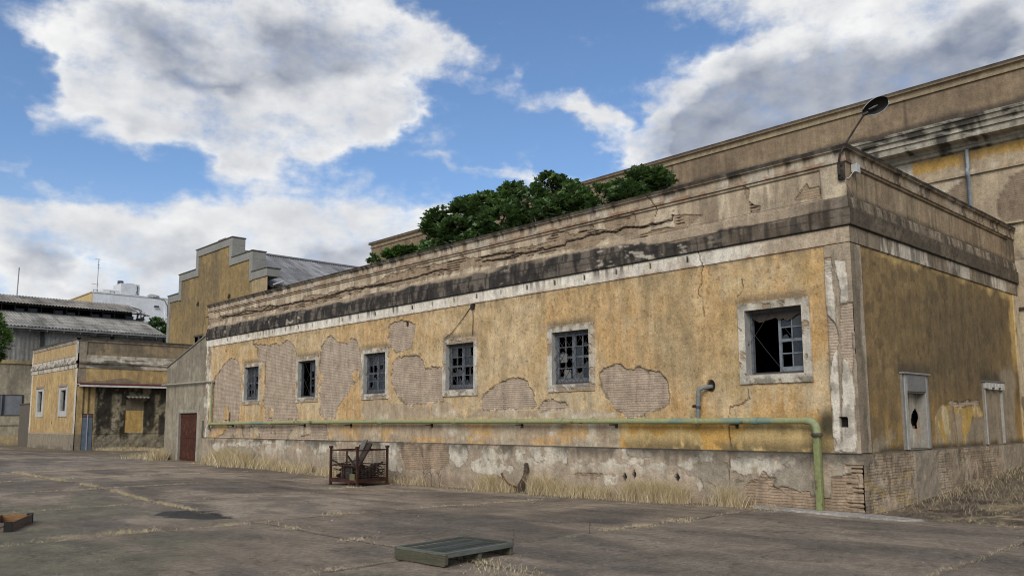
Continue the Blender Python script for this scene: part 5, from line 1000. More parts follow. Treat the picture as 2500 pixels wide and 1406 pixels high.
# ---------------------------------------------------------------- ground
def gz(x, y):
    x = np.asarray(x, np.float64); y = np.asarray(y, np.float64)
    h = -.13 * np.exp(-((y - 11.5) / 6.5) ** 2) * sst(x, -5.5, -1.0)
    h = h + 0.062 * np.clip(x - 1.2, 0, 7.5) * sst(y, -3.6, -.4) * sst(y, 3, 2)
    return h - .12 * sst(y, 40, 46) * sst(x, 3, 6)
def ground_material():
    m, nt, b = mat_base('concrete_yard'); L = nt.links
    at = add(nt, 'ShaderNodeAttribute', attribute_name='Col'); tc = nt.nodes.new('ShaderNodeTexCoord'); v = tc.outputs['Object']
    n1 = noise_n(nt, v, 1.4, 8, 0.65); n2 = noise_n(nt, v, 60, 5, 0.75); n3 = noise_n(nt, mapped(nt, v, (1.3, .45, 1)), 2.2, 6, 0.7); n4 = noise_n(nt, v, 11, 6, 0.7)
    c = mulc(nt, at.outputs['Color'], ramp(nt, n1.outputs['Fac'], [(0.28, 0.74), (0.72, 1.28)]).outputs[0])
    c = mulc(nt, c, ramp(nt, n2.outputs['Fac'], [(0.32, 0.34), (0.68, 1.62)]).outputs[0])
    c = mulc(nt, c, ramp(nt, n3.outputs['Fac'], [(0.3, 0.78), (0.7, 1.2)]).outputs[0]); c = mulc(nt, c, ramp(nt, n4.outputs['Fac'], [(0.32, 0.70), (0.68, 1.24)]).outputs[0])
    vo = add(nt, 'ShaderNodeTexVoronoi', Scale=70.0); L.new(v, vo.inputs['Vector'])
    sp = ramp(nt, vo.outputs['Distance'], [(0.06, 1.0), (0.13, 0.0)]); pk = ramp(nt, vo.outputs['Color'], [(0.72, 0.0), (0.80, 0.8)])
    ff = nt.nodes.new('ShaderNodeMath'); ff.operation = 'MULTIPLY'; L.new(sp.outputs[0], ff.inputs[0]); L.new(pk.outputs[0], ff.inputs[1])
    c = mulc(nt, c, (.34, .31, .27), ff.outputs[0], 'MIX')
    L.new(c, b.inputs['Base Color']); b.inputs['Roughness'].default_value = .93; b.inputs['Specular IOR Level'].default_value = .2
    h = nt.nodes.new('ShaderNodeMath'); h.operation = 'MULTIPLY_ADD'; L.new(n2.outputs['Fac'], h.inputs[0]); h.inputs[1].default_value = .012
    h2 = nt.nodes.new('ShaderNodeMath'); h2.operation = 'MULTIPLY'; L.new(n4.outputs['Fac'], h2.inputs[0]); h2.inputs[1].default_value = .03; L.new(h2.outputs[0], h.inputs[2])
    bp = add(nt, 'ShaderNodeBump', Strength=.7, Distance=1.0); L.new(h.outputs[0], bp.inputs['Height']); L.new(bp.outputs[0], b.inputs['Normal'])
    return m
M_ground = ground_material()
JX = -7.85; JY = [1.75, 6.4, 11.0, 15.8, 20.3, 25, 29.6, -2.9, -7.5]
def jx(y): return JX + .55 * sst(y, 9, 18) + .06 * (fbm(y * .9, y * 0, 3) - .5)
def ground_cols(X, Y):
    n1 = fbm(X * .35, Y * .22, 1, 5); n2 = fbm(X * 1.6, Y * .8, 2, 5); n3 = fbm(X * 6, Y * 4, 5, 4); st = fbm(X * .8 + 9, Y * .25, 6, 5)
    c = np.broadcast_to(np.array((.235, .186, .138), np.float32), X.shape + (3,)).copy()
    ci = np.floor((Y - 1.75) / 4.62).astype(int); cj = (X > jx(Y)).astype(int); tone = _T[0][(ci * 7 + 11) & 255, (cj * 5 + 3) & 255]
    c = c * (.86 + .28 * tone)[..., None]
    c = mixc(c, (.31, .25, .185), sst(n1, .46, .60) * .7); c = mixc(c, (.095, .080, .066), sst(st, .48, .64) * .65); c = mixc(c, (.13, .112, .092), sst(n2, .52, .66) * .6)
    c = mixc(c, (.125, .12, .080), sst(X, -7.6, -8.6) * sst(fbm(X * .5, Y * .4, 4), .40, .56) * .65)
    c = mixc(c, (.185, .155, .120), sst(X, -7.6, -7.2) * sst(Y, 1.9, 1.5) * sst(n2, .62, .4) * .7)
    c = mixc(c, (.055, .052, .05), sst(np.hypot((X + 5.0) * .55 + (n2 - .5), (Y - 12.6) * .5 + (n1 - .5)), .8, .4) * .55 + sst(np.hypot((X + 3.2) * .5 + (n2 - .5), (Y - 3.1) * .7 + (n1 - .5)), .9, .5) * .5)
    pd = np.hypot((X + 8.15 + (n3 - .5) * .3 + (n2 - .5) * .5) / .42, (Y - 8.5 + (n1 - .5) * 2) / 1.15); c = mixc(c, (.042, .041, .036), sst(pd, 1.05, .9) * .95)
    c = mixc(c, (.20, .175, .145), sst(np.abs(Y - 33 - X * .8), 3.5, 1) * .5)
    dj = np.abs(X - jx(Y)); dy = np.full(X.shape, 9., np.float32)
    for j in JY: dy = np.minimum(dy, np.abs(Y - j - .12 * (fbm(X * .8, X * 0 + j, 3) - .5)))
    d = np.minimum(dj, dy) * (X < .5) + 9 * (X >= .5)
    c = mixc(c, (.25, .205, .14), sst(d, .13, .02) * sst(n3, .40, .56) * sst(fbm(X * .9, Y * .9, 3, 3), .28, .50) * .7); c = mixc(c, (.035, .03, .024), sst(d, .030, .010) * .85)
    ck = np.minimum(np.abs(fbm(X * .6, Y * .6, 7, 4) - .47), np.abs(fbm(X * .9 + 30, Y * .5, 2, 4) - .55)); c = mixc(c, (.05, .044, .037), sst(ck, .003, .0008) * (d > .1) * .6)
    # soil strip along the walls, rubble yard on the right
    ws = sst(X + (n2 - .5) * .6, -.75, -.35) * sst(Y, 1.2, 1.8); c = mixc(c, (.135, .108, .078), ws * .9); c = mixc(c, (.23, .18, .105), ws * sst(n3, .45, .6) * .7)
    ry = sst(X + (Y + 1) * .0 + (n2 - .5) * .5, -.35, .05) * sst(Y, .3, .0)
    c = mixc(c, (.125, .098, .070), ry * .95); c = mixc(c, (.30, .24, .14), ry * sst(fbm(X * 3, Y * 9, 1), .52, .58) * sst(Y, -.8, -1.6) * .8); c = mixc(c, (.05, .04, .032), ry * sst(fbm(X * 2.2, Y * 5, 4), .54, .62) * .7)
    c = mixc(c, (.26, .20, .12), sst(Y, 43, 45) * sst(X, 1.5, 2.5) * .7)
    return c * np.array((1.02, 1.01, .98), np.float32)
def ground_sheet():
    xs = np.unique(np.concatenate([np.linspace(-900, -30, 12), np.linspace(-30, -14, 20), np.arange(-14, 1.5, .055), np.arange(1.5, 10, .11), np.linspace(10, 60, 20), np.linspace(60, 900, 10)]))
    ys = np.unique(np.concatenate([np.linspace(-900, -20, 12), np.linspace(-20, -6, 16), np.arange(-6, 13, .06), np.arange(13, 32, .12), np.arange(32, 70, .4), np.linspace(70, 1200, 14)]))
    X, Y = np.meshgrid(xs, ys); near = (np.abs(X) < 40) & (np.abs(Y) < 80)
    Z = gz(X, Y) + np.where((X > -14) & (X < 10) & (Y > -6) & (Y < 32), (fbm(X * 1.2, Y * 1.2, 2, 4) - .5) * .03 + (fbm(X * 7, Y * 7, 3, 3) - .5) * .008, 0)
    dj = np.abs(X - jx(Y)); 
    for j in JY: dj = np.minimum(dj, np.abs(Y - j - .12 * (fbm(X * .8, X * 0 + j, 3) - .5)))
    Z = Z - .015 * sst(dj, .05, .02) * (X < .3) * near
    idx = np.arange(X.size).reshape(X.shape); Q = np.stack([idx[:-1, :-1], idx[:-1, 1:], idx[1:, 1:], idx[1:, :-1]], -1).reshape(-1, 4)
    o = npmesh('ground', np.stack([X, Y, Z], -1).reshape(-1, 3), Q, M_ground, None, ground_cols(X, Y).reshape(-1, 3), smooth=True); tag(o, kind='structure')
ground_sheet()
# pale kerb-level strip of old pavement at the corner
def slab(name, pts, z0, z1, col):
    m = MB(); m.prism([(x, y, z0) for x, y in pts], (0, 0, z1 - z0), col); return tag(m.build(name, M_ground, bevel=.012), kind='structure')
slab('pavement', [(-.10, 1.95), (-.36, 1.9), (-.52, .6), (-.60, -.9), (-.30, -1.1), (-.12, -.3), (-.09, .4)], -.05, .028, (.33, .30, .255))

# ---------------------------------------------------------------- grass, straw and weeds
def blades(P, H, W, lean, rgb, name, lab, cat='grass', segs=3, mat=None, wander=.25):
    n = len(P); a = rng.rand(n) * 6.283; b = rng.rand(n) * 6.283; ca, sa = np.cos(a), np.sin(a); L = lean * H * (0.3 + rng.rand(n))
    ts = np.linspace(0, 1, segs + 1); V = np.zeros((n, 2 * segs + 1, 3), np.float32)
    kx, ky = (rng.rand(n) - .5) * wander * H, (rng.rand(n) - .5) * wander * H
    for i, t in enumerate(ts):
        cx = P[:, 0] + ca * L * t ** 1.8 + kx * math.sin(t * 3.1); cy = P[:, 1] + sa * L * t ** 1.8 + ky * math.sin(t * 3.1); cz = P[:, 2] + H * (t - .35 * lean * t * t)
        w = W * (1 - t) * .5
        if i < segs:
            V[:, 2 * i] = np.stack([cx - np.cos(b) * w, cy - np.sin(b) * w, cz], -1); V[:, 2 * i + 1] = np.stack([cx + np.cos(b) * w, cy + np.sin(b) * w, cz], -1)
        else: V[:, 2 * segs] = np.stack([cx, cy, cz], -1)
    k = 2 * segs + 1; base = (np.arange(n) * k)[:, None]; F = []
    for i in range(segs - 1): F += [[2 * i, 2 * i + 1, 2 * i + 3], [2 * i, 2 * i + 3, 2 * i + 2]]
    F.append([2 * segs - 2, 2 * segs - 1, 2 * segs]); F = np.array(F)
    FF = (base[:, None, :] + F[None]).reshape(-1, 3); C = np.repeat(rgb[:, None, :], k, 1).reshape(-1, 3)
    o = npmesh(name, V.reshape(-1, 3), FF, mat or M_straw, None, C, smooth=True); return tag(o, lab, cat, kind='stuff')
def straw(n, dark=0.): 
    t = rng.rand(n, 1); u = rng.rand(n, 1); c = np.array((.74, .60, .41)) * t + np.array((.40, .31, .20)) * (1 - t); return (c * (.7 + .5 * u) * (1 - dark)).astype(np.float32)
def strip_points(n, f): 
    P = []; 
    while len(P) < n:
        u = rng.rand(); q = f(u)
        if q is not None: P.append(q)
    P = np.array(P, np.float32); return np.column_stack([P[:, 0], P[:, 1], gz(P[:, 0], P[:, 1]) - .01])
# tall dry grass at the foot of the long wall: clumps (centre, spread along wall, depth, count, height)
CL = [(25.6, .7, .25, 700, .55), (24.3, .8, .35, 1300, .72), (23.0, .9, .4, 1300, .68), (21.4, .9, .35, 700, .45), (19.6, .8, .3, 450, .38), (18.3, .7, .3, 500, .40), (16.6, .9, .3, 550, .36), (14.6, .8, .25, 350, .3), (12.8, .9, .25, 400, .28),
      (9.25, .32, .22, 1100, .46), (8.7, .35, .2, 350, .3), (7.45, .32, .22, 1200, .50), (7.0, .3, .2, 500, .35), (6.3, .4, .2, 600, .36), (5.6, .35, .2, 500, .30), (5.0, .25, .18, 500, .34), (4.65, .28, .20, 1100, .47), (4.2, .30, .22, 1300, .48), (3.75, .25, .2, 900, .42), (3.2, .35, .18, 420, .30), (2.62, .16, .14, 750, .50), (2.4, .3, .15, 300, .3), (1.7, .3, .12, 120, .12), (31.0, .5, .4, 800, .5), (33, 1.2, .6, 500, .3)]
PP_, HH = [], []
for (y, sy, sx, n, h) in CL:
    n = int(n * (1.15 if y < 10 else .9)); yy = y + rng.randn(n) * sy * .55; xx = -.10 - np.abs(rng.randn(n)) * sx * .8 - .05; ok = (yy < 33.8) & (fbm(yy * 1.9, yy * 0 + 2, 3, 3) > .40)
    PP_.append(np.column_stack([xx, yy])[ok]); HH.append((h * (.45 + .75 * rng.rand(n)))[ok])
P = np.concatenate(PP_); H = np.concatenate(HH).astype(np.float32) * 1.0; P = np.column_stack([P, gz(P[:, 0], P[:, 1]) - .01]); far = .008 + .00045 * P[:, 1]; H = H * 1.15
blades(P, H, far, .6, straw(len(P)), 'dry_grass', 'tall dry straw coloured grass along the foot of the long wall')
# low straw in the soil strip
P = strip_points(5200, lambda u: (-.12 - .62 * rng.rand() ** 1.2, 1.6 + 25.5 * u))
blades(P, (.05 + .12 * rng.rand(len(P))).astype(np.float32), .005 + .0003 * P[:, 1], 1.3, straw(len(P), .15), 'ground_litter', 'short flattened straw littering the soil strip beside the wall')
# grass in the slab joints
def joint_pts():
    o = []; h = []
    dens = lambda a, b, s: sst(fbm(np.array([a * .7]), np.array([b * .7]), s, 3), .38, .6)[0]
    for k in range(5200):
        y = -2 + 27 * rng.rand() ** .9; x = float(jx(np.array([y]))[0]) + rng.randn() * .05; dd = dens(y, 2, 3) * (1 if y > 1 else .55)
        if rng.rand() < dd ** 1.6 * .8 + .02: o.append((x, y)); h.append(.03 + .07 * rng.rand() * (1.4 if y > 9 else 1))
    for j in JY[:6] + JY[7:8]:
        for k in range(2300):
            x = -13.5 + 12.7 * rng.rand(); dd = dens(x * 1.3 + j, j, 4); dd = dd * (.35 if j in (11.0,) and x > -8 else 1)
            if j == 1.75 and x < JX: dd *= .25
            if rng.rand() < dd ** 1.8 * .6: o.append((x, j + .12 * (float(fbm(np.array([x * .8]), np.array([j * 1.0]), 3)[0]) - .5) + rng.randn() * .035)); h.append(.02 + .055 * rng.rand())
    return np.array(o, np.float32), np.array(h, np.float32)
o_, h_ = joint_pts(); P = np.column_stack([o_, gz(o_[:, 0], o_[:, 1])]); blades(P, h_, .0036 + .0004 * np.clip(P[:, 1] + 4, 0, 30), 1.2, straw(len(P), .05), 'joint_grass', 'thin dry grass growing in the joints between concrete slabs')
# tufts lying on the yard
T = [(-9.9, 6.6, .13, 160), (-9.6, 6.55, .10, 120), (-10.6, 6.7, .08, 150), (-6.35, 6.5, .10, 150), (-8.02, .55, .08, 120), (-7.9, .2, .07, 100), (-7.72, .95, .07, 140), (-9.25, 1.75, .06, 90), (-8.35, 6.35, .08, 120), (-7.9, 5.3, .06, 100), (-2.9, 1.7, .10, 150), (-3.9, 1.72, .05, 260), (-4.5, 1.75, .05, 200), (-.55, 1.35, .05, 110), (-.9, 4.3, .06, 80), (-3.0, 12.2, .12, 130), (-2.2, 12.5, .12, 120), (-7.5, 2.3, .05, 100), (-7.85, 3.6, .06, 120), (-3.56, 6.17, .08, 90)]
o_ = []; h_ = []
for (x, y, h, n) in T: o_.append(np.column_stack([x + rng.randn(n) * .16, y + rng.randn(n) * .10])); h_.append(h * (.4 + .9 * rng.rand(n)))
o_ = np.concatenate(o_); P = np.column_stack([o_, gz(o_[:, 0], o_[:, 1])]); blades(P, np.concatenate(h_).astype(np.float32), np.full(len(P), .0045), 1.3, straw(len(P)) * 1.15, 'grass_tuft', 'pale dry tufts scattered over the concrete yard')
P = np.column_stack([-13.5 + 13 * rng.rand(9000), -4.5 + 17 * rng.rand(9000) ** 1.3]); kk = fbm(P[:, 0] * .8, P[:, 1] * .6, 4, 4) > .47; P = P[kk]; P = np.column_stack([P, gz(P[:, 0], P[:, 1]) + .004])
blades(P, (.012 + .03 * rng.rand(len(P))).astype(np.float32), np.full(len(P), .0035), 2.4, straw(len(P), .25), 'straw_flecks', 'tiny scattered straw flecks blown over the concrete yard', segs=2)
# right hand yard
P = strip_points(1700, lambda u: (0.1 + 9.3 * u, -.15 - 1.6 * rng.rand() ** 2.0)); hh = (.06 + .22 * rng.rand(len(P)) * sst(P[:, 0], .3, 3)).astype(np.float32)
rg = straw(len(P), .2); gsel = rng.rand(len(P)) < .30 * sst(P[:, 0], 4, 8); rg[gsel] = np.array((.10, .115, .04)) * (.7 + .6 * rng.rand(gsel.sum(), 1)); blades(P, hh, .007 + .0004 * P[:, 0], 1.0, rg, 'yard_weeds', 'sparse dry weeds beside the right hand side wall')
P = strip_points(1800, lambda u: (-.2 + 6 * u ** 1.5, -.5 - 2.6 * rng.rand())); blades(P, (.02 + .05 * rng.rand(len(P))).astype(np.float32), np.full(len(P), .007), 1.6, straw(len(P), .05), 'yard_litter', 'flattened straw on the rubble right of the corner')
P = strip_points(2600, lambda u: (1.9 + 6 * u, 48.3 - 3.2 * rng.rand())); blades(P, (.1 + .25 * rng.rand(len(P))).astype(np.float32), np.full(len(P), .03), .9, straw(len(P)), 'far_grass', 'dry grass in front of the stained end wall of the small building')
def litter():
    m = MB(); r = random.Random(9)
    for k in range(420):
        x = r.uniform(-13, 3); y = r.uniform(-4, 14) ; s = r.uniform(.006, .016) * (1 + (r.random() < .06))
        if x > -.1 and y > -.1: continue
        z = float(gz(x, y)); g = r.uniform(.10, .34); c = (g, g * .93, g * .84); q = [Vector((r.uniform(-1, 1), r.uniform(-1, 1), r.uniform(-.5, .5))) * s for _ in range(3)]
        v = [Vector((x, y, z + s * .4)) + p for p in (Vector((s, 0, 0)), Vector((0, s * .8, 0)), Vector((-s * .9, 0, 0)), Vector((0, -s, 0)), Vector((q[0].x * .4, q[0].y * .4, s * .7)), Vector((0, 0, -s)))]
        m.add(v, [(0, 1, 4), (1, 2, 4), (2, 3, 4), (3, 0, 4), (1, 0, 5), (2, 1, 5), (3, 2, 5), (0, 3, 5)], c)
    tag(m.build('pebbles', M_plain), 'small pale stones and crumbs of plaster scattered over the yard', 'pebbles', kind='stuff')
litter()
def twig(name, x, y, h, lab, seed, spread=.5, n=5, thick=.004, col=(.05, .038, .028), cat='weed', group=None):
    m = MB(); r = random.Random(seed); z = float(gz(x, y)) - .01
    main = [(x, y, z)]
    for k in range(1, 5): main.append((x + r.uniform(-.03, .03) * k * .5, y + r.uniform(-.03, .03) * k * .5, z + h * k / 4))
    m.tube(main, [thick * (1 - .18 * k) for k in range(5)], 5, col)
    for k in range(n):
        t = r.uniform(.25, .85); b = Vector(main[0]).lerp(Vector(main[-1]), t); d = Vector((r.uniform(-1, 1), r.uniform(-1, 1), r.uniform(.3, 1))).normalized() * h * spread * r.uniform(.3, .7)
        m.tube([b, b + d * .5 + Vector((0, 0, .01)), b + d], [thick * .7, thick * .5, thick * .25], 4, col)
    o = m.build(name, M_bark); tag(o, lab, cat, group); return o
twig('weed_stalk', -6.58, 1.73, .22, 'bare dry stalk in the slab joint just right of the green pallet', 1, .3)
twig('weed_stalk', -5.05, 1.76, .22, 'bare dry stalk in the slab joint, farther right from the green pallet', 2, .35, 3)
for k, (x, y, h) in enumerate(((-.45, 11.75, .95), (-.4, 11.5, .6), (-.35, 11.2, .5))):
    twig('dry_shrub', x, y, h, ('tall leafless shrub just right of the rusty cage', 'shorter leafless twigs right of the tall bare shrub by the cage', 'lowest bare twigs, farthest right of those by the rusty cage')[k], 5 + k, .5, 14, .007, (.10, .075, .055), 'shrub', 'leafless shrubs by the rusty cage')
# dead stump of a climber against the wall
m = MB(); r = random.Random(3); sp = [(-.22, 8.26, -.12), (-.20, 8.22, .10), (-.17, 8.12, .28), (-.15, 8.08, .45), (-.15, 8.10, .60)]; m.tube(sp, [.10, .07, .055, .06, .045], 8, (.07, .05, .035))
for k in range(90):
    i = r.randint(0, 3); b = Vector(sp[i]).lerp(Vector(sp[i + 1]), r.random()); d = Vector((r.uniform(-1, .1), r.uniform(-1, 1), r.uniform(-.8, .8))).normalized() * r.uniform(.04, .12); m.tube([b, b + d * .6, b + d + Vector((0, 0, -.02))], [.009, .006, .003], 4, (.08 * r.uniform(.5, 1.6), .055, .035))
m.tube([(-.2, 8.3, 0), (-.25, 8.6, .08), (-.2, 8.85, .20), (-.17, 8.95, .32)], [.03, .022, .02, .03], 6, (.12, .05, .03))
tag(m.build('dead_stump', M_bark), 'dark dead creeper stump standing against the long wall among dry grass', 'stump')

# ---------------------------------------------------------------- pipes on the walls
GREEN = (.27, .275, .135); GRN2 = (.24, .26, .135)
gp = empty('green_pipe', (-.16, 13, 1.59), 0, 'long pale green pipe running along the yellow wall and turning down at the corner', 'pipe')
m = MB(); r = .06; cx = -.165; zc = 1.585
pts = [(cx, 26.35, zc - .02), (cx, 20, zc + .02), (cx, 14, zc + .03), (cx, 8, zc + .015), (cx, 3.1, zc), (cx, .86, zc)]
m.tube(pts, r, 14, GREEN); m.build('main', M_pipe, gp)
m = MB(); e = [(cx, .86 - .17 * math.sin(a), zc - .17 + .17 * math.cos(a)) for a in [k * math.pi / 2 / 7 for k in range(8)]]; m.tube([(cx, .88, zc)] + e + [(cx, .69, zc - .22)], r + .012, 14, GRN2); m.build('elbow', M_pipe, gp)
m = MB(); m.tube([(cx, .69, 1.37), (cx, .69, 1.30)], .092, 14, (.075, .06, .045)); m.tube([(cx, .69, 1.345), (cx, .69, 1.325)], .105, 14, (.06, .045, .035)); m.build('collar', M_rust, gp)
m = MB(); m.tube([(cx, .69, 1.30), (cx, .69, .03)], .08, 4, (.20, .215, .09)); o = m.build('downpipe', M_pipe, gp, bevel=.01)
for y in (21.22, 17.29, 14.26, 10.81, 6.91, 3.2, 1.9):
    m = MB(); m.tube([(cx, y - .07, zc + .018 if 6 < y < 20 else zc), (cx, y + .07, zc + .018 if 6 < y < 20 else zc)], r + .011, 14, GREEN); m.build('coupling', M_pipe, gp)
for y in (24.6, 19.0, 16.1, 11.97, 8.36, 5.37, 2.37):
    m = MB(); m.box(-.26, .02, y - .02, y + .02, zc - .085, zc - .055, (.06, .05, .04)); m.box(-.05, .02, y - .02, y + .02, zc - .14, zc + .02, (.06, .05, .04)); m.build('bracket', M_rust, gp)
m = MB(); m.tube([(cx, 26.35, zc - .02), (-.12, 26.52, zc - .03), (-.10, 26.62, zc - .14), (-.06, 26.66, zc - .25)], [.055, .055, .05, .05], 10, (.20, .20, .13)); m.tube([(cx, 26.30, zc - .02), (cx, 26.42, zc - .02)], .075, 12, GREEN); m.build('end_bend', M_paint, gp)
m = MB(); m.tube([(-.10, 26.45, zc), (-.09, 26.5, 2.4), (-.08, 26.5, 3.28)], .035, 8, (.21, .25, .13)); m.tube([(-.08, 26.5, 3.28), (-.08, 26.9, 3.29), (-.09, 31.9, 3.32)], .035, 8, (.31, .29, .22)); m.tube([(-.08, 26.42, 3.28), (-.08, 26.62, 3.28)], .05, 8, (.3, .28, .21))
tag(m.build('conduit', M_paint), 'thin pipe rising at the left end of the wall and crossing the grey lean-to', 'pipe')
vp = empty('vent_pipe', (-.165, 3.14, 1.65), 0, 'short grey vent pipe rising from the green pipe into a hole in the wall', 'pipe')
m = MB(); m.tube([(cx, 3.16, 1.64), (cx, 3.13, 2.10)], .042, 12, (.15, .16, .155)); m.build('riser', M_paint, vp)
m = MB(); m.tube([(cx, 3.13, 2.08), (cx, 3.13, 2.17), (cx, 3.10, 2.22), (cx + .03, 3.04, 2.25), (cx + .10, 2.99, 2.26), (.05, 2.96, 2.27)], .045, 12, (.17, .175, .16)); m.build('bend', M_paint, vp)
m = MB(); m.tube([(cx, 3.145, 1.84), (cx, 3.143, 1.89)], .052, 10, (.08, .075, .07)); m.tube([(cx - .02, 3.20, 1.88), (cx, 3.26, 1.885)], .032, 10, (.05, .045, .04)); m.tube([(cx, 3.15, 1.84), (cx, 3.1, 1.83)], .02, 6, (.08, .07, .06)); m.build('clamp', M_metal, vp)
for i, pts in enumerate(([(-.015, 10.24, 4.66), (-.02, 10.22, 4.3), (-.05, 10.21, 3.88)], [(-.015, 10.35, 4.62), (-.03, 10.65, 4.35), (-.03, 11.1, 4.02), (-.05, 11.42, 3.87)])):
    m = MB(); m.tube(pts, .009, 5, (.035, .03, .025)); tag(m.build('cable', M_metal), ('black cable hanging straight down to the middle window', 'black cable curving down left to the middle window')[i], 'cable')
m = MB(); m.box(-.045, .0, 10.17, 10.31, 4.58, 4.70, (.03, .025, .022)); tag(m.build('cable_box', M_metal), 'small black box under the white band where the cables start', 'box')
for i, (x, y, z, L_, lab) in enumerate(((-.03, 27.22, 6.02, .22, 'short iron peg at the far end of the parapet'),)):
    m = MB(); m.tube([(x, y, z), (x - .03, y + L_, z - .03)], .018, 6, (.05, .04, .035)); tag(m.build('iron_peg', M_rust), lab, 'peg')

# ---------------------------------------------------------------- lamp on the corner
lamp = empty('street_lamp', (-.12, .03, 5.9), 0, 'oval lamp head on a rusty arm high on the corner of the yellow building', 'lamp')
m = MB(); br = (.035, .026, .022)
m.box(-.085, -.02, -.015, .10, 5.86, 6.18, (.045, .036, .03)); m.box(-.10, -.085, .0, .085, 5.88, 5.94, br); m.box(-.10, -.085, .0, .085, 6.10, 6.15, br); m.build('bracket', M_rust, lamp)
A = [Vector(p) for p in ((-.13, .05, 5.93), (-.135, .045, 6.15), (-.13, .02, 6.30), (-.09, -.035, 6.43), (.01, -.20, 6.73), (.105, -.355, 7.0))]
m = MB(); m.tube(A, [.020, .020, .019, .018, .018, .018], 10, br); m.build('arm', M_rust, lamp)
d = (Vector((.30, -.70, 7.22)) - Vector((.09, -.33, 7.04))); Lh = .46; d.normalize(); upv = Vector((.62, .45, .70)); upv = (upv - d * upv.dot(d)).normalized(); side = d.cross(upv)     # the head has twisted on its arm
def head_shell(lo, hi, name, mat, col, inner=0.0):
    V = []; F = []; nu, nv = 16, 7; o0 = Vector((.10, -.345, 7.035))
    prof = lambda t: max(0.0, math.sin(math.pi * min(1, t * .93 + .05))) ** .55
    for i in range(nu + 1):
        t = i / nu; w = (.165 * prof(t) * (.72 + .35 * t)) * (1 - inner) + .004; c0 = o0 + d * (Lh * t)
        for j in range(nv + 1):
            a = math.pi * j / nv; hgt = (hi if True else 0) * prof(t)
            V.append(c0 + side * (math.cos(a) * w) + upv * (lo + math.sin(a) * hgt))
    for i in range(nu):
        for j in range(nv): a = i * (nv + 1) + j; F.append((a, a + 1, a + nv + 2, a + nv + 1))
    return V, F
m = MB(); V, F = head_shell(0, .095, '', None, None); m.add(V, F, (.34, .34, .33), True); o = m.build('lamp_head', M_metal, lamp); so = o.modifiers.new('s', 'SOLIDIFY'); so.thickness = .006
m = MB(); V, F = head_shell(.012, .045, '', None, None, .12); m.add(V, F, (.012, .011, .010), True); n0 = len(V); m.build('reflector', M_paint, lamp)
m = MB(); c0 = Vector((.10, -.345, 7.035)) + d * .10 + upv * .015; m.tube([c0, c0 + d * .05, c0 + d * .12, c0 + d * .17], [.014, .020, .022, .010], 10, (.09, .085, .07)); m.build('bulb', M_glass, lamp)
m = MB(); c0 = Vector((.105, -.355, 7.0)); m.tube([c0 - d * .03, c0 + d * .07], [.028, .034], 10, (.04, .035, .03)); m.build('socket', M_metal, lamp)
jb = empty('junction_box', (.25, -.06, 6.05), 0, 'small white junction box on the side wall just under the lamp', 'box')
m = MB(); m.box(.17, .31, -.13, -.035, 6.02, 6.17, (.42, .42, .40)); m.build('case', M_paint, jb, bevel=.008); m = MB(); m.box(.165, .315, -.142, -.13, 6.01, 6.18, (.45, .45, .43)); m.build('lid', M_paint, jb, bevel=.004)
m = MB(); m.tube([(-.06, .04, 5.9), (-.04, .0, 5.86), (.05, -.05, 5.90), (.16, -.09, 6.03)], .008, 6, (.4, .38, .34)); m.tube([(-.05, .02, 5.87), (0, -.04, 5.75), (.14, -.05, 5.60), (.25, -.05, 5.5)], .006, 5, (.25, .22, .19)); tag(m.build('cable', M_paint), 'pale cable looping from the lamp bracket to the junction box', 'cable')

# ---------------------------------------------------------------- rusty cage full of scrap wood
B0 = Vector((-1.85, 12.87, -.10)); an = rad(9); ux = Vector((math.cos(an), math.sin(an), 0)); uy = Vector((-math.sin(an), math.cos(an), 0)); Wc, Dc, Hc = 1.10, 1.08, 1.0
cage = empty('metal_cage', B0 + ux * Wc / 2 + uy * Dc / 2, an, 'rusty cage of posts and wire mesh full of scrap wood', 'cage')
Z1 = Vector((0, 0, 1)); cp = lambda a, b, z: B0 + ux * a + uy * b + Z1 * z
for (a, b) in ((0, 0), (Wc, 0), (0, Dc), (Wc, Dc)):
    m = MB(); m.bar(cp(a, b, 0), cp(a, b, Hc), .055, .055, RUST); m.bar(cp(a, b, Hc - .005), cp(a, b, Hc + .055), .085, .085, RUST, up=(ux.x, ux.y, 0)); m.bar(cp(a, b, -.0), cp(a, b, .012), .09, .09, RUST, up=(ux.x, ux.y, 0)); m.build('post', M_rust, cage)
m = MB()
for (p, q) in (((0, 0), (Wc, 0)), ((0, 0), (0, Dc)), ((Wc, 0), (Wc, Dc)), ((0, Dc), (Wc, Dc))):
    m.bar(cp(*p, .94), cp(*q, .94), .035, .035, RUST); m.bar(cp(*p, .13), cp(*q, .13), .05, .10, RUST)
    if p != q and not (p == (0, 0) and q == (Wc, 0)): m.bar(cp(*p, .53), cp(*q, .53), .03, .03, RUST)
m.bar(cp(0, Dc * .5, .13), cp(0, Dc * .5, .53), .03, .03, RUST); m.bar(cp(Wc * .52, Dc, .13), cp(Wc * .52, Dc, .94), .04, .04, RUST); m.bar(cp(0, .30, 0), cp(0, .30, .13), .05, .05, RUST)
m.build('frame', M_rust, cage)
m = MB(); m.obox(cp(.03, .03, .09), ux * (Wc - .06), uy * (Dc - .06), Z1 * .02, RUST); m.build('base', M_rust, cage)
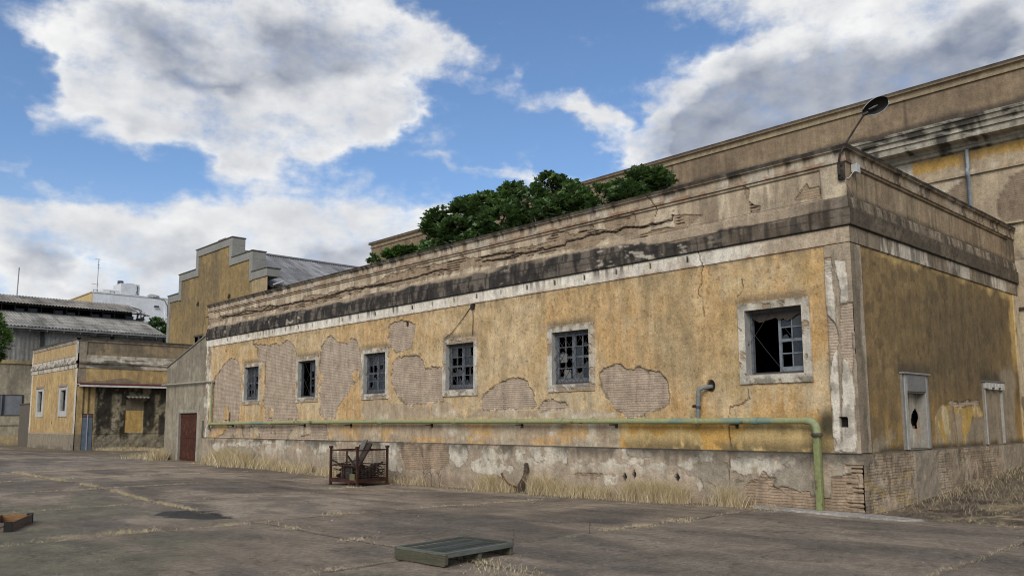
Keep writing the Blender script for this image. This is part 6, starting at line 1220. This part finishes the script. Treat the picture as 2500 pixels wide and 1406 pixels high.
for (p, q, z0, z1) in (((0, 0), (0, Dc), .55, .92), ((Wc, 0), (Wc, Dc), .18, .92), ((0, Dc), (Wc, Dc), .18, .92), ((0, 0), (Wc, 0), .18, .92)):
    m = MB(); n = 22; wc = (.075, .055, .045)
    for k in range(1, n): t = k / n; m.tube([cp(p[0] + (q[0] - p[0]) * t, p[1] + (q[1] - p[1]) * t, z0), cp(p[0] + (q[0] - p[0]) * t, p[1] + (q[1] - p[1]) * t, z1)], .0026, 4, wc, caps=False)
    k = z0 + .05
    while k < z1: m.tube([cp(*p, k), cp(*q, k)], .0026, 4, wc, caps=False); k += .05
    m.build('mesh_panel', M_rust, cage)
def plank(name, a, b, w, h, col, lab, cat='plank', group='scrap wood in the rusty cage', rough=True, seed=0):
    """split, worn timber: a tapering box with a ragged end"""
    a = Vector(a); b = Vector(b); d = b - a; x = d.cross(Z1).normalized(); y = x.cross(d).normalized(); r = random.Random(seed); n = 9; V = []; F = []
    for i in range(n + 1):
        t = i / n; c = a + d * t; ww = w / 2 * (1 + r.uniform(-.1, .1)); hh = h / 2 * (1 + r.uniform(-.12, .12)) * (1 - .25 * (t > .93))
        V += [c + x * (sx * ww + r.uniform(-.004, .004)) + y * (sy * hh + r.uniform(-.004, .004)) for sx, sy in ((-1, -1), (0, -1.1), (1, -1), (1.1, 0), (1, 1), (0, .8), (-1, 1), (-1.05, 0))]
    for i in range(n):
        for j in range(8): F.append((i * 8 + j, i * 8 + (j + 1) % 8, i * 8 + 8 + (j + 1) % 8, i * 8 + 8 + j))
    m = MB(); m.add(V, [f[::-1] for f in F], col); m.add(V[:8], [tuple(range(8))], col); m.add(V[-8:], [tuple(range(8))[::-1]], col)
    return tag(m.build(name, M_wood), lab, cat, group)
GW = (.12, .108, .09); DW = (.028, .018, .012)
plank('wooden_beam', cp(.15, .45, .35), cp(.98, .75, 1.20), .13, .055, GW, 'pale grey split beam sticking up highest out of the rusty cage', seed=1)
plank('wooden_beam', cp(.12, .30, .30), cp(1.05, .65, 1.10), .15, .07, (.040, .031, .025), 'darker beam just under the pale one, leaning out of the rusty cage', seed=2)
plank('wooden_plank', cp(.40, .15, .20), cp(1.05, .35, .56), .17, .05, DW, 'broad dark plank leaning low against the right post of the cage', seed=3)
plank('wooden_plank', cp(.30, .55, .22), cp(.80, 1.02, .60), .12, .04, DW, 'dark plank lying behind the broad plank inside the cage', seed=9)
plank('wooden_stick', cp(.10, 1.20, .68), cp(.10, .70, .52), .035, .03, DW, 'thin dark stick poking out through the left side of the cage', seed=4)
plank('wooden_stick', cp(.20, .35, .55), cp(.12, .55, .80), .05, .04, DW, 'short stick standing up near the front post of the cage', seed=5)
plank('wooden_stick', cp(.08, .85, .56), cp(.35, .30, .68), .04, .03, DW, 'slim stick slanting across the left half of the cage', seed=6)
plank('wooden_stick', cp(.80, .2, .45), cp(1.06, .12, .60), .04, .04, DW, 'thin branch end near the right post of the cage', seed=7)
m = MB(); r = random.Random(11)
for k in range(240):
    a = cp(r.uniform(.08, Wc - .1), r.uniform(.08, Dc - .1), r.uniform(.12, .48)); dd = Vector((r.uniform(-1, 1), r.uniform(-1, 1), r.uniform(-.25, .25))).normalized() * r.uniform(.2, .5); b = a + dd
    for v in (a, b):
        rel = v - B0; pa, pb = rel.dot(ux), rel.dot(uy); pa = min(max(pa, .06), Wc - .06); pb = min(max(pb, .06), Dc - .06); vz = min(max(v.z, B0.z + .13), B0.z + .56); nv = B0 + ux * pa + uy * pb; v.x, v.y, v.z = nv.x, nv.y, vz
    m.bar(a, b, r.uniform(.02, .08), r.uniform(.015, .04), tuple(c * r.uniform(.3, .9) for c in (.045, .026, .018)))
tag(m.build('scrap_wood', M_wood), 'tangled heap of dark rotten wood scraps at the bottom of the cage', 'scrap wood', kind='stuff')
m = MB(); rr_ = []
for k in range(17): a = 2 * math.pi * k / 16; rr_.append(cp(.86 + .13 * math.cos(a), .06, .34 + .16 * math.sin(a)))
m.tube(rr_, .008, 6, (.05, .035, .03), caps=False); tag(m.build('wire_hoop', M_rust), 'rusty wire hoop at the right side of the cage', 'hoop')
m = MB(); m.obox(cp(-.035, .06, .15), uy * .20, ux * .006, Z1 * .17, (.13, .115, .05)); tag(m.build('yellow_plate', M_paint), 'small dull yellow plate low on the left face of the cage', 'plate')
bx = empty('scrap_box', cp(.06, .35, .15), an, 'dark open metal box resting on its side inside the left half of the cage', 'box'); m = MB()
m.obox(cp(.05, .25, .15), uy * .42, ux * .02, Z1 * .36, (.03, .025, .022)); m.obox(cp(.03, .25, .15), uy * .03, ux * .04, Z1 * .36, (.05, .04, .032)); m.obox(cp(.03, .64, .15), uy * .03, ux * .04, Z1 * .36, (.05, .04, .032)); m.obox(cp(.03, .25, .49), uy * .42, ux * .04, Z1 * .02, (.05, .04, .03)); m.build('shell', M_rust, bx)

# ---------------------------------------------------------------- green pallet
FL, BLp, FR = Vector((-8.32, .99, 0)), Vector((-8.30, 1.85, 0)), Vector((-7.18, 1.09, 0))
px_ = (FR - FL).normalized(); py_ = Vector((-px_.y, px_.x, 0)); Lp = 1.145; Dp = .86; pz = .008
pal = empty('pallet', FL + px_ * Lp / 2 + py_ * Dp / 2, math.atan2(px_.y, px_.x), 'low green painted wooden pallet with raised rims, lying on the concrete', 'pallet')
q = lambda a, b, z: FL + px_ * a + py_ * b + Z1 * (z + pz); PG = (.075, .082, .066); PE = (.085, .078, .05)
for a in (0, Lp * .5 - .025, Lp - .05):
    m = MB(); n0 = [(0, .02), (.02, 0), (Dp - .02, 0), (Dp, .02), (Dp, .118), (0, .118)]; c_ = PE if a == 0 else (.095, .092, .06)
    if a: n0 = [(.012, 0), (Dp - .012, 0), (Dp - .012, .085), (.012, .085)]
    m.prism([q(a, b, z) for b, z in n0], px_ * .05, c_); m.build('runner', M_wood, pal, bevel=.005)
nb = 7; wbd = (Dp - .09) / nb
for k in range(nb):
    m = MB(); m.obox(q(.052, .045 + k * wbd + .004, .100), px_ * (Lp - .104), py_ * (wbd - .016), Z1 * .018, tuple(c * (1.0 + .3 * math.sin(k * 2.1)) for c in (.052, .057, .047))); m.build('board', M_wood, pal, bevel=.002)
for (a0, b0, la, lb, z0, z1, cc) in ((.053, 0, Lp - .053, .040, .090, .148, (.125, .13, .11)), (0, Dp - .042, Lp, .042, .120, .146, PG), (Lp - .042, .042, .042, Dp - .086, .118, .146, (.055, .06, .045)), (.0, .0, .050, Dp - .044, .120, .148, (.12, .12, .09))):
    m = MB(); m.obox(q(a0, b0, z0), px_ * la, py_ * lb, Z1 * (z1 - z0), cc); m.build('rim', M_wood, pal, bevel=.003)
m = MB(); m.obox(q(.053, -.001, .086), px_ * (Lp - .055), py_ * .036, Z1 * .003, PG); 
# ---------------------------------------------------------------- open crate at the left edge
c1, c2 = Vector((-11.02, 7.93, 0)), Vector((-10.46, 9.10, 0)); cx_ = (c2 - c1).normalized(); cy_ = Vector((-cx_.y, cx_.x, 0)); Lc = 1.27; Wk = .46; Hk = .14; BC = (.16, .095, .055)
cr = empty('wooden_crate', c1 + cx_ * Lc / 2 + cy_ * Wk / 2, math.atan2(cx_.y, cx_.x), 'shallow open brown wooden crate with dark iron corners at the left edge', 'crate')
q2 = lambda a, b, z: c1 + cx_ * a + cy_ * b + Z1 * (z + .004)
for (a, b, la, lb, cc) in ((0, 0, Lc, .02, (.13, .095, .07)), (0, Wk - .02, Lc, .02, BC), (0, .02, .02, Wk - .04, (.13, .10, .075)), (Lc - .02, .02, .02, Wk - .04, (.20, .105, .045))):
    m = MB(); m.obox(q2(a, b, 0), cx_ * la, cy_ * lb, Z1 * Hk, cc); m.build('side_board', M_wood, cr, bevel=.003)
m = MB(); m.obox(q2(.021, .021, 0), cx_ * (Lc - .042), cy_ * (Wk - .042), Z1 * .015, BC); m.build('bottom', M_wood, cr)
for (a, b) in ((-.006, -.006), (-.006, Wk - .10), (Lc - .03, -.006)):
    m = MB(); m.obox(q2(a, b, .0), cx_ * .035, cy_ * .11 if b < .1 and a < .1 else cy_ * .09, Z1 * (Hk + .012), (.018, .015, .013)); m.build('iron_corner', M_metal, cr)
m = MB(); m.tube([q2(-.012, .10, .10), q2(-.03, .2, .075), q2(-.03, .3, .075), q2(-.012, .40, .10)], .007, 6, (.10, .10, .09)); m.build('rope_handle', M_wood, cr)

# ---------------------------------------------------------------- foliage
def leafmesh(C, D, S, rgb, kind='fig'):
    """leaves at C pointing along D, length S; each is a lobed or pointed blade folded at the midrib"""
    n = len(C); D = D / (np.linalg.norm(D, axis=1, keepdims=True) + 1e-9); up = np.zeros((n, 3)); up[:, 2] = 1
    R = np.cross(D, up + rng.randn(n, 3) * .35); R /= (np.linalg.norm(R, axis=1, keepdims=True) + 1e-9); N = np.cross(R, D)
    if kind == 'fig': L = [(0, 0, 0), (.30, .42, .05), (.42, .17, .0), (.75, .34, -.02), (.72, .12, 0), (1.0, 0, -.14)]
    else: L = [(0, 0, 0), (.35, .26, .03), (.7, .2, 0), (1.0, 0, -.1)]
    pr = [(a, b, c) for a, b, c in L]; left = pr[1:-1]; pts = [pr[0]] + left + [pr[-1]] + [(a, -b, c) for a, b, c in left[::-1]] + [(.5, 0, -.03)]
    k = len(pts); V = np.zeros((n, k, 3), np.float32)
    for i, (a, b, c) in enumerate(pts): V[:, i] = C + (D * a + R * b + N * c) * S[:, None]
    m = k - 1; F = np.array([[i, (i + 1) % m, k - 1] for i in range(m)]); FF = ((np.arange(n) * k)[:, None, None] + F[None]).reshape(-1, 3)
    return V.reshape(-1, 3), FF, np.repeat(rgb[:, None, :], k, 1).reshape(-1, 3)
def crown(name, parent, lobes, nros, per, size, cols, seed, mat=None, kind='fig', bare=.46):
    """rosettes of leaves at branch tips through a lumpy set of ellipsoids (x, y, z, rx, ry, rz)"""
    r = np.random.RandomState(seed); vol = np.array([l[3] * l[4] * l[5] for l in lobes]) ** .67; vol /= vol.sum(); C = []; D = []
    for l, v in zip(lobes, vol):
        k = int(nros * v); d = r.randn(k, 3); d /= np.linalg.norm(d, axis=1, keepdims=True); rr = (.55 + .5 * r.rand(k) ** .6)
        a = fbm(d[:, 0] * 2.2 + l[1] * 3, d[:, 2] * 2.2 + l[0], seed % 5, 3); rr = rr * (.80 + .45 * a)
        C.append(np.array(l[:3]) + d * rr[:, None] * np.array(l[3:6])); D.append(d * .8 + np.array([0, 0, .7]))
    C = np.concatenate(C); D = np.concatenate(D); g = fbm(C[:, 1] * 2.6, C[:, 2] * 2.6 + C[:, 0], 2, 3); keep = g > bare - .02 * r.rand(len(g)); C, D = C[keep], D[keep]
    n = len(C); tone = .5 + 1.05 * r.rand(n, 1) * (.6 + .8 * fbm(C[:, 1] * 1.5, C[:, 2] * 1.5, 5, 2)[:, None]); mixv = r.rand(n, 1); base = (np.array(cols[0]) * mixv + np.array(cols[1]) * (1 - mixv)) * tone
    LC = []; LD = []; LS = []; LR = []
    for j in range(per):
        a = r.rand(n) * 6.283; Dn = D / np.linalg.norm(D, axis=1, keepdims=True); T = np.column_stack([np.cos(a), np.sin(a), r.rand(n) * .7 - .15]); dd = Dn * (.25 + .5 * r.rand(n, 1)) + T * .9
        s = size * (.55 + .65 * r.rand(n)); LC.append(C + r.randn(n, 3) * size * .18); LD.append(dd); LS.append(s); LR.append(base * (.85 + .3 * r.rand(n, 1)))
    V, F, Cc = leafmesh(np.concatenate(LC), np.concatenate(LD), np.concatenate(LS), np.concatenate(LR), kind)
    return npmesh(name, V, F, mat or M_leaf, parent, Cc)
def limbs(parent, base, tips, r0, col=(.12, .10, .08), name='branches', seed=0):
    m = MB(); rr = random.Random(seed); base = Vector(base)
    for t in tips:
        t = Vector(t); k1 = base.lerp(t, .35) + Vector((rr.uniform(-.15, .15), rr.uniform(-.15, .15), .1)) * (t - base).length * .3; k2 = base.lerp(t, .7) + Vector((rr.uniform(-.1, .1), rr.uniform(-.1, .1), .05)) * (t - base).length * .3
        m.tube([base, k1, k2, t], [r0, r0 * .7, r0 * .45, r0 * .15], 6, col)
        for q_ in range(4):
            b = k1.lerp(t, rr.random()); m.tube([b, b + Vector((rr.uniform(-1, 1), rr.uniform(-1, 1), rr.uniform(0, 1))) * (t - base).length * .22], [r0 * .3, r0 * .08], 5, col)
    return m.build(name, M_bark, parent)
LB = [(2.3, 14.48, 8.04, .65, .48), (2.8, 13.83, 8.38, .67, .51), (2.2, 12.14, 8.15, .6, .4), (2.9, 11.78, 8.46, .53, .46), (2.2, 10.17, 7.64, .71, .53), (1.6, 10.84, 7.24, .89, .45), (1.5, 12.47, 7.33, .75, .37), (3.0, 10.19, 8.45, .55, .44), (2.4, 8.75, 7.75, .57, .43), (1.7, 8.65, 7.26, .72, .42), (2.2, 7.83, 7.47, .6, .37), (2.6, 7.31, 7.66, .49, .31), (2.5, 6.41, 7.69, .51, .34), (2.2, 5.69, 7.58, .29, .23), (1.7, 6.19, 7.17, .51, .22), (1.4, 7.07, 6.95, .52, .23), (1.2, 16.75, 7.02, .19, .17), (1.4, 15.97, 7.15, .46, .19), (1.6, 15.55, 7.23, .49, .14)]
G1, G2 = (.052, .094, .034), (.115, .17, .062)
def figtree(ids, base, lab, nros, seed, extra=(), cols=(G1, G2), size=.18):
    t = empty('fig_tree', base, 0, lab, 'tree', 'fig trees growing on the roof'); lb = [(LB[i][0], LB[i][1], LB[i][2], max(.4, LB[i][3]) * .9 if i < 16 else .25, LB[i][3] * .88, LB[i][4] * .92) for i in ids] + list(extra)
    limbs(t, base, [(l[0], l[1], l[2]) for l in lb], .07, name='trunk', seed=seed); crown('crown', t, lb, nros, 8, size, cols, seed); return t
figtree((0, 1, 2, 3, 6), (2.4, 13.0, 5.6), 'leftmost and darkest of the big fig trees growing behind the parapet', 3000, 1, ((2.3, 13.2, 7.1, .8, 1.1, .5), (2.0, 14.4, 7.0, .5, .7, .45), (1.3, 13.4, 6.75, .4, .7, .3)))
figtree((4, 5, 7, 8, 9), (2.4, 9.6, 5.6), 'middle and tallest of the big fig trees growing behind the parapet', 2900, 2, ((2.3, 10.0, 7.0, .9, 1.3, .6), (1.3, 11.6, 6.8, .5, .8, .35), (2.6, 10.9, 8.0, .6, .7, .45)))
figtree((10, 11, 12, 13, 14, 15), (2.2, 7.0, 5.6), 'rightmost and lowest of the big fig trees growing behind the parapet', 1900, 3, ((2.0, 7.0, 6.9, .7, 1.0, .4),))
figtree((17, 18), (1.5, 15.8, 5.6), 'small bright fig shrub on the roof between the sapling and the big fig trees', 150, 4, (), ((.06, .12, .025), (.10, .17, .045)), .15)
figtree((16,), (1.2, 16.75, 5.6), 'tiny fig sapling alone at the left end of the roof greenery', 26, 5, (), ((.05, .10, .03), (.08, .14, .04)), .13)
def tree(name, base, lobes, lab, nros, size, seed, cols, group=None, r0=.18):
    t = empty(name, base, 0, lab, 'tree', group); m = MB(); top_ = Vector(lobes[0][:3]); m.tube([base, Vector(base).lerp(top_, .5) + Vector((.1, .05, 0)), top_], [r0, r0 * .75, r0 * .4], 8, (.12, .10, .08)); m.build('trunk', M_bark, t)
    limbs(t, Vector(base).lerp(top_, .6), [l[:3] for l in lobes], r0 * .5, seed=seed); crown('crown', t, lobes, nros, 6, size, cols, seed, kind='leaf', bare=.33); return t
tree('leafy_tree', (-5.7, 43.0, 0), [(-4.72, 42.2, 5.9, .62, .62, .85), (-4.95, 42.35, 6.75, .55, .55, .5), (-4.95, 42.4, 5.0, .6, .6, .45), (-5.6, 42.9, 6.1, .9, .9, 1.3)], 'bright green leafy tree cut by the left edge of the photograph', 1500, .20, 21, ((.07, .12, .03), (.12, .19, .05)))
tree('leafy_tree', (20.4, 90.5, 0), [(20.6, 90.4, 12.3, 1.3, 1.3, 1.2), (19.9, 90.9, 11.4, 1.5, 1.5, 1.0), (21.6, 89.9, 11.0, 1.5, 1.5, 1.1), (20.6, 90.3, 9.6, 2.2, 2.2, 1.2)], 'green tree showing between the barn and the stepped gable', 1200, .42, 22, ((.04, .075, .022), (.065, .11, .03)), r0=.25)
